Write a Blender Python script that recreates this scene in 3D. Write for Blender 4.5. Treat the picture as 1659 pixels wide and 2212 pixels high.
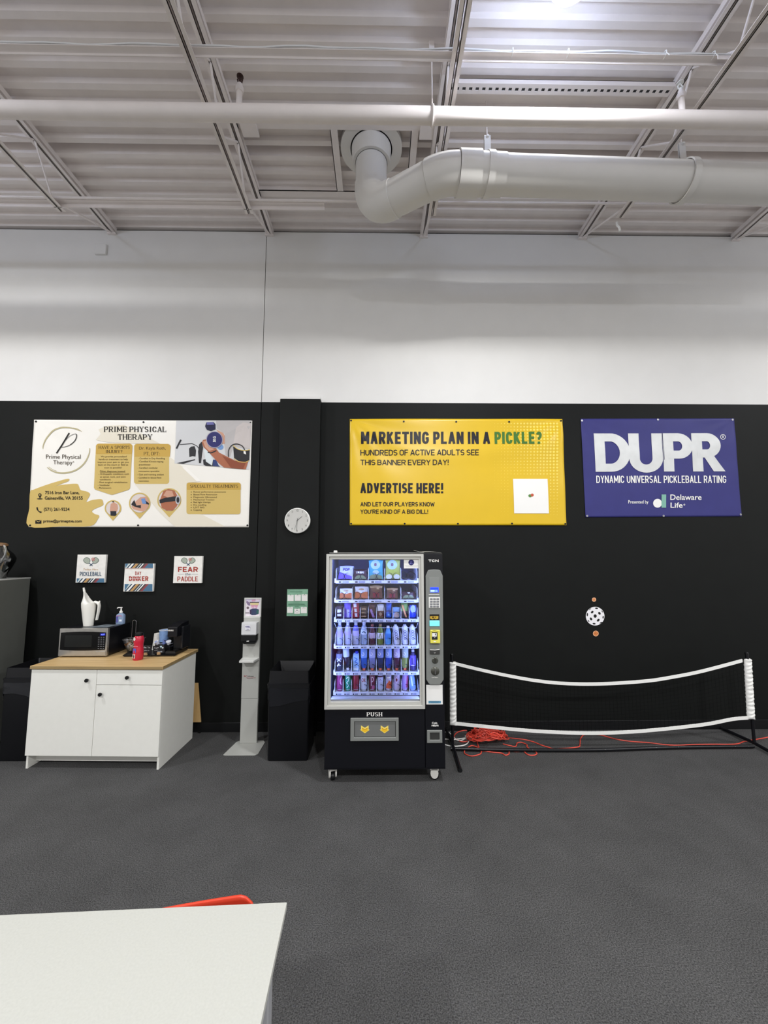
import bpy, bmesh, math, random
from mathutils import Vector, Matrix
random.seed(11)
for o in list(bpy.data.objects): bpy.data.objects.remove(o, do_unlink=True)
C = bpy.context.scene.collection
SC = bpy.context.scene
PI = math.pi

# ------------------------------------------------------------------ camera, light, exposure
F_PX, PITCH, YAW, CAM_H = 880.0, 0.0987, 0.0134, 1.953      # focal length in pixels of a 1659 wide frame
D = 4.693                                                    # distance to the back wall
cd = bpy.data.cameras.new('camera'); cam = bpy.data.objects.new('camera', cd); C.objects.link(cam)
cd.sensor_fit = 'HORIZONTAL'; cd.sensor_width = 36.0; cd.lens = 36.0*F_PX/1659.0
cam.location = (0, 0, CAM_H); cam.rotation_euler = (PI/2+PITCH, 0, -YAW)
cd.clip_start = 0.05; cd.clip_end = 100
SC.camera = cam
world = bpy.data.worlds.new('hall_ambient'); SC.world = world; world.use_nodes = True
bg = world.node_tree.nodes['Background']; bg.inputs[0].default_value = (1.0, 0.982, 0.97, 1); bg.inputs[1].default_value = 0.77
SC.view_settings.view_transform = 'Standard'; SC.view_settings.look = 'None'
SC.view_settings.exposure = 0.06; SC.view_settings.gamma = 1.0
SC.view_settings.use_curve_mapping = False
LAMP_POWER = 92.0           # each high bay lamp of the front row
LAMP_SPOTS = [(1.22, 2.20, 5.64, 1), (-4.35, 2.20, 5.64, 1), (6.75, 2.20, 5.64, 1), (1.22, -2.6, 5.64, 2.6), (-4.35, -2.6, 5.64, 2.6), (6.75, -2.6, 5.64, 2.6)]

# ------------------------------------------------------------------ measuring helpers
def ray(px, py):
    x = (px-829.5)/F_PX; u = -(py-1106)/F_PX
    c, s = math.cos(PITCH), math.sin(PITCH); yr, z = c-s*u, s+c*u
    c, s = math.cos(YAW), math.sin(YAW)
    return Vector((c*x+s*yr, -s*x+c*yr, z))
CO = Vector((0, 0, CAM_H))
def aty(px, py, Y): r = ray(px, py); return CO+r*(Y/r.y)
def atz(px, py, Z): r = ray(px, py); return CO+r*((Z-CAM_H)/r.z)
def atx(px, py, X): r = ray(px, py); return CO+r*(X/r.x)

# ------------------------------------------------------------------ materials
def lin(c):
    if isinstance(c, str):
        c = c.lstrip('#'); c = [int(c[i:i+2], 16) for i in (0, 2, 4)]
    return tuple(((v/255.0)/12.92 if v/255.0 <= .04045 else ((v/255.0+.055)/1.055)**2.4) for v in c)
_mats = {}
def mat(name, col, rough=.5, metal=0, spec=.5, noise=0, nscale=40, bump=0, bscale=200, emit=None, es=0, trans=0, coat=0):
    if name in _mats: return _mats[name]
    m = bpy.data.materials.new(name); m.use_nodes = True; nt = m.node_tree; b = nt.nodes['Principled BSDF']
    c = lin(col); b.inputs['Base Color'].default_value = (*c, 1); b.inputs['Roughness'].default_value = rough
    b.inputs['Metallic'].default_value = metal; b.inputs['Specular IOR Level'].default_value = spec
    b.inputs['Transmission Weight'].default_value = trans; b.inputs['Coat Weight'].default_value = coat
    if emit is not None:
        b.inputs['Emission Color'].default_value = (*lin(emit), 1); b.inputs['Emission Strength'].default_value = es
    if noise or bump:
        tc = nt.nodes.new('ShaderNodeTexCoord')
    if noise:
        n = nt.nodes.new('ShaderNodeTexNoise'); n.inputs['Scale'].default_value = nscale; n.inputs['Detail'].default_value = 4
        r = nt.nodes.new('ShaderNodeValToRGB'); nt.links.new(tc.outputs['Object'], n.inputs['Vector']); nt.links.new(n.outputs['Fac'], r.inputs['Fac'])
        r.color_ramp.elements[0].position = .3; r.color_ramp.elements[1].position = .7
        r.color_ramp.elements[0].color = (*[v*(1-noise) for v in c], 1); r.color_ramp.elements[1].color = (*[min(1, v*(1+noise)) for v in c], 1)
        nt.links.new(r.outputs['Color'], b.inputs['Base Color'])
    if bump:
        n = nt.nodes.new('ShaderNodeTexNoise'); n.inputs['Scale'].default_value = bscale; n.inputs['Detail'].default_value = 3
        u = nt.nodes.new('ShaderNodeBump'); u.inputs['Strength'].default_value = bump; u.inputs['Distance'].default_value = .005
        nt.links.new(tc.outputs['Object'], n.inputs['Vector']); nt.links.new(n.outputs['Fac'], u.inputs['Height']); nt.links.new(u.outputs['Normal'], b.inputs['Normal'])
    _mats[name] = m; return m
def ink(col, rough=.55, spec=.3):                 # flat printing ink
    key = 'ink_'+(col.lstrip('#') if isinstance(col, str) else '%02x%02x%02x' % tuple(col))+('' if rough == .55 else '_%d' % int(rough*100))
    return mat(key, col, rough, spec=spec)
def thin_glass(name, tint=(1, 1, 1), refl=.0):
    if name in _mats: return _mats[name]
    m = bpy.data.materials.new(name); m.use_nodes = True; nt = m.node_tree; nt.nodes.clear()
    o = nt.nodes.new('ShaderNodeOutputMaterial'); t = nt.nodes.new('ShaderNodeBsdfTransparent'); g = nt.nodes.new('ShaderNodeBsdfGlossy')
    t.inputs[0].default_value = (*tint, 1); g.inputs['Roughness'].default_value = .02
    f = nt.nodes.new('ShaderNodeFresnel'); f.inputs[0].default_value = 1.45
    a = nt.nodes.new('ShaderNodeMath'); a.operation = 'ADD'; a.inputs[1].default_value = refl
    mx = nt.nodes.new('ShaderNodeMixShader')
    nt.links.new(f.outputs[0], a.inputs[0]); nt.links.new(a.outputs[0], mx.inputs[0]); nt.links.new(t.outputs[0], mx.inputs[1]); nt.links.new(g.outputs[0], mx.inputs[2])
    nt.links.new(mx.outputs[0], o.inputs[0]); _mats[name] = m; return m

def carpet_mat():
    m = bpy.data.materials.new('charcoal_carpet'); m.use_nodes = True; nt = m.node_tree; b = nt.nodes['Principled BSDF']
    b.inputs['Roughness'].default_value = .95; b.inputs['Specular IOR Level'].default_value = .15
    tc = nt.nodes.new('ShaderNodeTexCoord')
    def noise(sc, det): 
        n = nt.nodes.new('ShaderNodeTexNoise'); n.inputs['Scale'].default_value = sc; n.inputs['Detail'].default_value = det
        n.inputs['Roughness'].default_value = .65; nt.links.new(tc.outputs['Object'], n.inputs['Vector']); return n
    a = noise(150, 3); c = noise(2.2, 3); v = nt.nodes.new('ShaderNodeTexVoronoi'); v.inputs['Scale'].default_value = 210
    nt.links.new(tc.outputs['Object'], v.inputs['Vector'])
    r = nt.nodes.new('ShaderNodeValToRGB'); r.color_ramp.elements[0].position = .34; r.color_ramp.elements[1].position = .68
    r.color_ramp.elements[0].color = (.030, .030, .031, 1); r.color_ramp.elements[1].color = (.128, .128, .127, 1)
    nt.links.new(a.outputs['Fac'], r.inputs['Fac'])
    r2 = nt.nodes.new('ShaderNodeValToRGB'); r2.color_ramp.elements[0].position = .3; r2.color_ramp.elements[1].position = .7
    r2.color_ramp.elements[0].color = (.86, .86, .86, 1); r2.color_ramp.elements[1].color = (1.1, 1.1, 1.1, 1)
    nt.links.new(c.outputs['Fac'], r2.inputs['Fac'])
    mx = nt.nodes.new('ShaderNodeMix'); mx.data_type = 'RGBA'; mx.blend_type = 'MULTIPLY'; mx.inputs[0].default_value = 1
    nt.links.new(r.outputs[0], mx.inputs[6]); nt.links.new(r2.outputs[0], mx.inputs[7]); nt.links.new(mx.outputs[2], b.inputs['Base Color'])
    u = nt.nodes.new('ShaderNodeBump'); u.inputs['Strength'].default_value = .45; u.inputs['Distance'].default_value = .006
    nt.links.new(v.outputs['Distance'], u.inputs['Height']); nt.links.new(u.outputs[0], b.inputs['Normal'])
    return m
def wood_mat(name, c1, c2, axis=0, sc=6):
    m = bpy.data.materials.new(name); m.use_nodes = True; nt = m.node_tree; b = nt.nodes['Principled BSDF']; b.inputs['Roughness'].default_value = .45
    tc = nt.nodes.new('ShaderNodeTexCoord'); mp = nt.nodes.new('ShaderNodeMapping'); s = [sc*6]*3; s[axis] = sc*.5; mp.inputs['Scale'].default_value = s
    n = nt.nodes.new('ShaderNodeTexNoise'); n.inputs['Scale'].default_value = 1; n.inputs['Detail'].default_value = 6
    r = nt.nodes.new('ShaderNodeValToRGB'); r.color_ramp.elements[0].position = .3; r.color_ramp.elements[1].position = .7
    r.color_ramp.elements[0].color = (*lin(c1), 1); r.color_ramp.elements[1].color = (*lin(c2), 1)
    nt.links.new(tc.outputs['Object'], mp.inputs[0]); nt.links.new(mp.outputs[0], n.inputs['Vector']); nt.links.new(n.outputs['Fac'], r.inputs[0]); nt.links.new(r.outputs[0], b.inputs['Base Color'])
    return m

WHITE_PAINT = mat('white_wall_paint', '#dcdbd8', .6, noise=.02, nscale=3)
BLACK_PAINT = mat('black_wall_paint', '#101211', .6, spec=.18, noise=.08, nscale=5, bump=.15, bscale=300)
CEIL_PAINT = mat('ceiling_spray_paint', '#e9e2df', .6, noise=.03, nscale=6)
DARK = mat('dark_void', '#0b0b0b', .9)
WHITE_MELAMINE = mat('white_melamine', '#e9e9e2', .35, noise=.01, nscale=20)
BLACK_PLASTIC = mat('black_plastic', '#101113', .4, spec=.4)
BLACK_GLOSS = mat('black_gloss', '#060607', .15, spec=.5)
BLACK_STEEL = mat('black_coated_steel', '#0c0d12', .35, spec=.4)
GREY_PLASTIC = mat('grey_panel_plastic', '#7f827f', .4)
SILVER = mat('brushed_aluminium', '#c6c6c0', .4, metal=.15)
STEEL = mat('stainless_steel', '#bdbbb6', .3, metal=.9, noise=.08, nscale=25)
CHROME = mat('chrome', '#d8d8d8', .12, metal=1)
WHITE_PLASTIC = mat('white_plastic', '#f0f0ec', .4)

# ------------------------------------------------------------------ mesh builder
class MB:
    def __init__(s): s.v = []; s.f = []; s.mi = []; s.mats = []
    def idx(s, m):
        if m not in s.mats: s.mats.append(m)
        return s.mats.index(m)
    def add(s, verts, faces, m):
        o = len(s.v); k = s.idx(m); s.v += [Vector(p) for p in verts]
        for f in faces: s.f.append([i+o for i in f]); s.mi.append(k)
    def box(s, x0, y0, z0, x1, y1, z1, m, M=None):
        v = [Vector(p) for p in ((x0,y0,z0),(x1,y0,z0),(x1,y1,z0),(x0,y1,z0),(x0,y0,z1),(x1,y0,z1),(x1,y1,z1),(x0,y1,z1))]
        if M is not None: v = [M@p for p in v]
        s.add(v, [(3,2,1,0),(4,5,6,7),(0,1,5,4),(1,2,6,5),(2,3,7,6),(3,0,4,7)], m)
    def loft(s, rings, m, close=True, caps=True):
        n = len(rings[0]); v = [p for r in rings for p in r]; f = []
        for i in range(len(rings)-1):
            for j in range(n if close else n-1):
                k = (j+1) % n; f.append((i*n+j, i*n+k, (i+1)*n+k, (i+1)*n+j))
        if caps and close: f.append(tuple(range(n))[::-1]); f.append(tuple((len(rings)-1)*n+j for j in range(n)))
        s.add(v, f, m)
    def lathe(s, prof, m, seg=24, c=(0, 0, 0), ax='z', M=None):
        rings = []
        for r, z in prof:
            ring = []
            for j in range(seg):
                a = 2*PI*j/seg; p = Vector((r*math.cos(a), r*math.sin(a), z))
                if ax == 'x': p = Vector((z, r*math.cos(a), r*math.sin(a)))
                if ax == 'y': p = Vector((r*math.sin(a), z, r*math.cos(a)))
                if M is not None: p = M@p
                ring.append(p+Vector(c))
            rings.append(ring)
        s.loft(rings, m)
    def tube(s, pts, r, m, seg=8, closed=False):
        pts = [Vector(p) for p in pts]; n = len(pts); rings = []; up = None
        for i, p in enumerate(pts):
            a = pts[(i-1) % n] if (closed or i > 0) else p; b = pts[(i+1) % n] if (closed or i < n-1) else p
            t = (b-a).normalized()
            if up is None:
                up = Vector((0, 0, 1)) if abs(t.z) < .9 else Vector((1, 0, 0))
            x = t.cross(up)
            if x.length < 1e-6: x = t.orthogonal()
            x.normalize(); y = x.cross(t).normalized(); up = y
            rr = r[i] if isinstance(r, (list, tuple)) else r
            rings.append([p+x*(rr*math.cos(2*PI*j/seg))+y*(rr*math.sin(2*PI*j/seg)) for j in range(seg)])
        if closed: rings.append(rings[0])
        s.loft(rings, m, caps=not closed)
    def prism(s, poly, y0, y1, m):             # outline in x, z pushed through y0..y1
        n = len(poly); v = [(p[0], y0, p[1]) for p in poly]+[(p[0], y1, p[1]) for p in poly]
        f = [tuple(range(n)), tuple(range(2*n-1, n-1, -1))]+[(i, i+n, (i+1) % n+n, (i+1) % n) for i in range(n)]
        s.add(v, f, m)
    def build(s, name, parent=None, local=False, smooth=False, bevel=0, seg=2, M=None, sharp=.7, recenter=True):
        vs = s.v
        if M is not None: vs = [M@p for p in vs]
        loc = Vector((0, 0, 0))
        if parent is not None and not local:
            W = Matrix.Identity(4); q = parent
            while q is not None: W = q.matrix_basis@W; q = q.parent
            Wi = W.inverted(); vs = [Wi@p for p in vs]
        elif parent is None and recenter and vs:
            xs = [p.x for p in vs]; ys = [p.y for p in vs]; zs = [p.z for p in vs]
            loc = Vector(((min(xs)+max(xs))/2, (min(ys)+max(ys))/2, min(zs))); vs = [p-loc for p in vs]
        me = bpy.data.meshes.new(name); me.from_pydata([tuple(p) for p in vs], [], s.f)
        for mm in s.mats: me.materials.append(mm)
        me.polygons.foreach_set('material_index', s.mi)
        if smooth:
            me.polygons.foreach_set('use_smooth', [True]*len(me.polygons)); me.set_sharp_from_angle(angle=sharp)
        me.update()
        o = bpy.data.objects.new(name, me); C.objects.link(o); o.location = loc
        if parent is not None: o.parent = parent
        if bevel:
            b = o.modifiers.new('edge', 'BEVEL'); b.width = bevel; b.segments = seg; b.limit_method = 'ANGLE'; b.angle_limit = .6
        return o
def fixn(o):
    bm = bmesh.new(); bm.from_mesh(o.data); bmesh.ops.recalc_face_normals(bm, faces=bm.faces); bm.to_mesh(o.data); bm.free(); return o
def tag(o, label=None, cat=None, group=None, kind=None):
    if label: o['label'] = label
    if cat: o['category'] = cat
    if group: o['group'] = group
    if kind: o['kind'] = kind
    return o
def thing(name, label, cat, loc=(0, 0, 0), rz=0, group=None):
    o = bpy.data.objects.new(name, None); C.objects.link(o); o.location = loc; o.rotation_euler = (0, 0, rz); o.empty_display_size = .1
    o.matrix_basis = Matrix.Translation(loc)@Matrix.Rotation(rz, 4, 'Z')
    return tag(o, label, cat, group)
def struct(o): o['kind'] = 'structure'; return o
def dup(root, loc, rz=0, label=None):
    r = root.copy(); C.objects.link(r); r.location = loc; r.rotation_euler = (0, 0, rz)
    if label: r['label'] = label
    for ch in list(root.children):
        c = ch.copy(); C.objects.link(c); c.parent = r
        for g in list(ch.children):
            d = g.copy(); C.objects.link(d); d.parent = c
    return r

# ------------------------------------------------------------------ lettering and printing
_txt = {}; _raw = {}
def text_geo(s, bold=0.0, shear=0.0, res=3):
    k = (s, bold, shear, res)
    if k in _txt: return _txt[k]
    cu = bpy.data.curves.new('lettering', 'FONT'); cu.body = s; cu.offset = bold; cu.shear = shear; cu.resolution_u = res; cu.fill_mode = 'FRONT'
    ob = bpy.data.objects.new('lettering', cu); C.objects.link(ob); bpy.context.view_layer.update()
    me = ob.evaluated_get(bpy.context.evaluated_depsgraph_get()).to_mesh()
    v = [(p.co.x, p.co.y) for p in me.vertices]; f = [tuple(p.vertices) for p in me.polygons]
    bpy.data.objects.remove(ob); bpy.data.curves.remove(cu)
    xs = [p[0] for p in v] or [0, 1]; ys = [p[1] for p in v] or [0, 1]
    x0, x1, y0, y1 = min(xs), max(xs), min(ys), max(ys)
    v = [((p[0]-x0)/max(x1-x0, 1e-6), (p[1]-y0)/max(y1-y0, 1e-6)) for p in v]
    _raw[k] = (y0, y1); _txt[k] = (v, f); return v, f
def arc(cx, cy, rx, ry, a0, a1, n=24): return [(cx+rx*math.cos(a0+(a1-a0)*i/n), cy+ry*math.sin(a0+(a1-a0)*i/n)) for i in range(n+1)]
def ell(cx, cy, rx, ry=None, n=28): return arc(cx, cy, rx, ry or rx, 0, 2*PI, n)[:-1]
def rrect(x0, y0, x1, y1, r, n=5):
    return arc(x1-r, y1-r, r, r, 0, PI/2, n)+arc(x0+r, y1-r, r, r, PI/2, PI, n)+arc(x0+r, y0+r, r, r, PI, 1.5*PI, n)+arc(x1-r, y0+r, r, r, 1.5*PI, 2*PI, n)
def spline(pts, n=6, closed=False):
    out = []; N = len(pts)
    for i in range(N if closed else N-1):
        g = lambda k: pts[k % N] if closed else pts[max(0, min(N-1, k))]
        p0, p1, p2, p3 = g(i-1), g(i), g(i+1), g(i+2)
        for j in range(n):
            t = j/n
            out.append(tuple(.5*((2*b)+(-a+c)*t+(2*a-5*b+4*c-d)*t*t+(-a+3*b-3*c+d)*t**3) for a, b, c, d in zip(p0, p1, p2, p3)))
    if not closed: out.append(tuple(pts[-1]))
    return out
class Print:
    """Ink on a face. Coordinates are read off an enlarged crop: origin (x0, y0) and scale; P() carries them onto the real face."""
    def __init__(s, face, zc=(0, 0, 1), disp=None, lift=.0006, step=None, n=(0, -1, 0)):
        s.face = face; s.zc = zc; s.disp = disp; s.lift = lift; s.step = step or (.0009 if disp else .0004); s.n = Vector(n); s.mb = MB(); s.maxlen = .06 if disp else 0
    def P(s, x, y, layer):
        p = s.face(s.zc[0]+x/s.zc[2], s.zc[1]+y/s.zc[2]); d = s.disp(p) if s.disp else 0
        return p+s.n*(s.lift+s.step*layer+d)
    def _put(s, pts, faces, m, layer):
        if s.maxlen:
            bm = bmesh.new(); vs = [bm.verts.new((x, y, 0)) for x, y in pts]
            for f in faces:
                try: bm.faces.new([vs[i] for i in f])
                except ValueError: pass
            bm.normal_update(); bmesh.ops.triangulate(bm, faces=bm.faces); L = s.maxlen*190*s.zc[2]
            for _ in range(5):
                e = [q for q in bm.edges if q.calc_length() > L]
                if not e: break
                bmesh.ops.subdivide_edges(bm, edges=e, cuts=1); bm.normal_update(); bmesh.ops.triangulate(bm, faces=bm.faces)
            bm.verts.index_update(); pts = [(v.co.x, v.co.y) for v in bm.verts]; faces = [[v.index for v in f.verts] for f in bm.faces]; bm.free()
        s.mb.add([s.P(x, y, layer) for x, y in pts], faces, m)
    def poly(s, pts, m, layer=0): s._put(pts, [tuple(range(len(pts)))], m, layer); return s
    def rect(s, x0, y0, x1, y1, m, layer=0): return s.poly([(x0, y0), (x1, y0), (x1, y1), (x0, y1)], m, layer)
    def circ(s, cx, cy, r, m, layer=0, ry=None, n=28): return s.poly(ell(cx, cy, r, ry, n), m, layer)
    def ring(s, cx, cy, r0, r1, m, layer=0, n=32): return s.stroke(arc(cx, cy, (r0+r1)/2, (r0+r1)/2, 0, 2*PI, n), r1-r0, m, layer)
    def stroke(s, pts, w, m, layer=0):
        wl = list(w) if isinstance(w, (list, tuple)) else [w]*len(pts); keep = [0]     # drop points that all but coincide
        for i in range(1, len(pts)):
            if math.dist(pts[i], pts[keep[-1]]) > .06*max(wl): keep.append(i)
        if keep[-1] != len(pts)-1:
            if len(keep) > 1: keep[-1] = len(pts)-1
            else: keep.append(len(pts)-1)
        pts = [pts[i] for i in keep]; w = [wl[min(i, len(wl)-1)] for i in keep]
        n = len(pts); L = []; R = []
        for i, p in enumerate(pts):
            a = pts[max(0, i-1)]; b = pts[min(n-1, i+1)]
            if n > 2 and pts[0] == pts[-1]:
                if i == 0: a = pts[-2]
                if i == n-1: b = pts[1]
            d = Vector((b[0]-a[0], b[1]-a[1]))
            if d.length < 1e-9: d = Vector((1, 0))
            d.normalize(); ww = (w[i] if isinstance(w, (list, tuple)) else w)/2
            if 0 < i < n-1:
                e = Vector((pts[i+1][0]-p[0], pts[i+1][1]-p[1]))
                if e.length > 1e-9: ww /= max(.5, abs(e.normalized().dot(d)))
            L.append((p[0]-d.y*ww, p[1]+d.x*ww)); R.append((p[0]+d.y*ww, p[1]-d.x*ww))
        s._put(L+R, [(i, i+1, n+i+1, n+i) for i in range(n-1)], m, layer); return s
    def text(s, t, x0, y0, x1, y1, m, layer=2, bold=0.0, shear=0.0, lean=0.0, res=3, line=False):
        v, f = text_geo(t, bold, shear, res); L = s.maxlen; s.maxlen = 0
        if line:                                    # share one line height: descender to cap line fills the box
            q0, q1 = _raw[(t, bold, shear, res)]; v = [(a, ((q0+b*(q1-q0))+.21)/.93) for a, b in v]
        s._put([(x0+(x1-x0)*a+lean*(1-b)*(y1-y0), y1+(y0-y1)*b) for a, b in v], f, m, layer); s.maxlen = L; return s
    def done(s, name, parent, **k):
        o = s.mb.build(name, parent); s.mb = MB(); return o
def flat_face(Y): return lambda px, py: aty(px, py, Y)
# ------------------------------------------------------------------ drawn capitals (centre lines in a unit box, y up)
def _a(cx, cy, rx, ry, d0, d1, n=10): return [(cx+rx*math.cos(math.radians(d0+(d1-d0)*i/n)), cy+ry*math.sin(math.radians(d0+(d1-d0)*i/n))) for i in range(n+1)]
_O = [(0, .5)]+[(0, .68)]+_a(.5, .68, .5, .32, 180, 0, 12)[1:]+[(1, .32)]+_a(.5, .32, .5, .32, 0, -180, 12)[1:]+[(0, .5)]
_S = _a(.5, .74, .48, .26, 28, 180, 9)+_a(.5, .74, .5, .24, 180, 270, 6)[1:]+_a(.5, .26, .5, .24, 90, 0, 6)[1:]+_a(.5, .26, .5, .26, 0, -152, 9)[1:]
GLY = {
 'A': (.98, [[(0, 0), (.5, 1)], [(.5, 1), (1, 0)], [(.2, .28), (.8, .28)]]),
 'B': (.86, [[(0, 0), (0, 1)], [(0, 1), (.55, 1)]+_a(.55, .76, .38, .24, 90, -90)+[(0, .52)], [(.5, .52)]+_a(.58, .26, .42, .26, 90, -90)+[(0, 0)]]),
 'C': (.86, [_a(.5, .68, .5, .32, 8, 180, 11)+_a(.5, .32, .5, .32, 180, 352, 11)]),
 'D': (.90, [[(0, 0), (0, 1)], [(0, 1), (.45, 1)]+_a(.45, .62, .55, .38, 90, 0, 8)+_a(.45, .38, .55, .38, 0, -90, 8)+[(0, 0)]]),
 'E': (.74, [[(0, 0), (0, 1)], [(0, 1), (1, 1)], [(0, .5), (.88, .5)], [(0, 0), (1, 0)]]),
 'F': (.72, [[(0, 0), (0, 1)], [(0, 1), (1, 1)], [(0, .5), (.88, .5)]]),
 'G': (.90, [_a(.5, .68, .5, .32, 12, 180, 11)+_a(.5, .32, .5, .32, 180, 360, 11)+[(1, .46), (.55, .46)]]),
 'H': (.92, [[(0, 0), (0, 1)], [(1, 0), (1, 1)], [(0, .5), (1, .5)]]),
 'I': (.0, [[(.5, 0), (.5, 1)]]),
 'J': (.62, [[(1, 1), (1, .3)]+_a(.5, .3, .5, .3, 0, -170, 9)]),
 'K': (.90, [[(0, 0), (0, 1)], [(.95, 1), (0, .36)], [(.34, .58), (1, 0)]]),
 'L': (.72, [[(0, 0), (0, 1)], [(0, 0), (1, 0)]]),
 'M': (1.18, [[(0, 0), (0, 1)], [(0, 1), (.5, .18)], [(.5, .18), (1, 1)], [(1, 1), (1, 0)]]),
 'N': (.94, [[(0, 0), (0, 1)], [(0, 1), (1, 0)], [(1, 0), (1, 1)]]),
 'O': (.92, [_O]),
 'P': (.84, [[(0, 0), (0, 1)], [(0, 1), (.52, 1)]+_a(.55, .72, .45, .28, 90, -90)+[(0, .44)]]),
 'Q': (.92, [_O, [(.62, .25), (1, -.05)]]),
 'R': (.88, [[(0, 0), (0, 1)], [(0, 1), (.52, 1)]+_a(.55, .73, .43, .27, 90, -90)+[(0, .46)], [(.5, .46), (1, 0)]]),
 'S': (.80, [_S]),
 'T': (.86, [[(.5, 0), (.5, 1)], [(0, 1), (1, 1)]]),
 'U': (.90, [[(0, 1), (0, .34)]+_a(.5, .34, .5, .34, 180, 360, 12)+[(1, 1)]]),
 'V': (.94, [[(0, 1), (.5, 0)], [(.5, 0), (1, 1)]]),
 'W': (1.35, [[(0, 1), (.25, 0)], [(.25, 0), (.5, .9)], [(.5, .9), (.75, 0)], [(.75, 0), (1, 1)]]),
 'X': (.92, [[(0, 0), (1, 1)], [(0, 1), (1, 0)]]),
 'Y': (.92, [[(0, 1), (.5, .45)], [(1, 1), (.5, .45)], [(.5, .45), (.5, 0)]]),
 'Z': (.82, [[(0, 1), (1, 1)], [(1, 1), (0, 0)], [(0, 0), (1, 0)]]),
 '?': (.70, [_a(.5, .74, .5, .26, 165, -60, 10)+[(.5, .42), (.5, .30)], [(.5, .04), (.5, .0)]]),
 '!': (.0, [[(.5, 1), (.5, .32)], [(.5, .06), (.5, .0)]]),
 "'": (.0, [[(.5, 1), (.5, .76)]]), '.': (.0, [[(.5, .05), (.5, 0)]]), ',': (.1, [[(.8, .06), (.2, -.16)]]), ':': (.0, [[(.5, .05), (.5, 0)], [(.5, .55), (.5, .5)]]),
 '-': (.45, [[(0, .42), (1, .42)]]),
 '0': (.80, [_O]), '1': (.5, [[(.2, .8), (.75, 1), (.75, 0)]]), '2': (.78, [_a(.5, .72, .5, .28, 160, -30, 10)+[(0, 0), (1, 0)]]),
 '3': (.78, [_a(.5, .75, .46, .25, 150, -90, 10), _a(.5, .25, .5, .25, 90, -150, 10)]), '5': (.78, [[(.95, 1), (.12, 1), (.05, .55)]+_a(.48, .32, .52, .32, 125, -150, 11)]), '8': (.8, [_a(.5, .76, .44, .24, -90, 270, 14), _a(.5, .26, .5, .26, 90, 450, 14)]),
}
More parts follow.
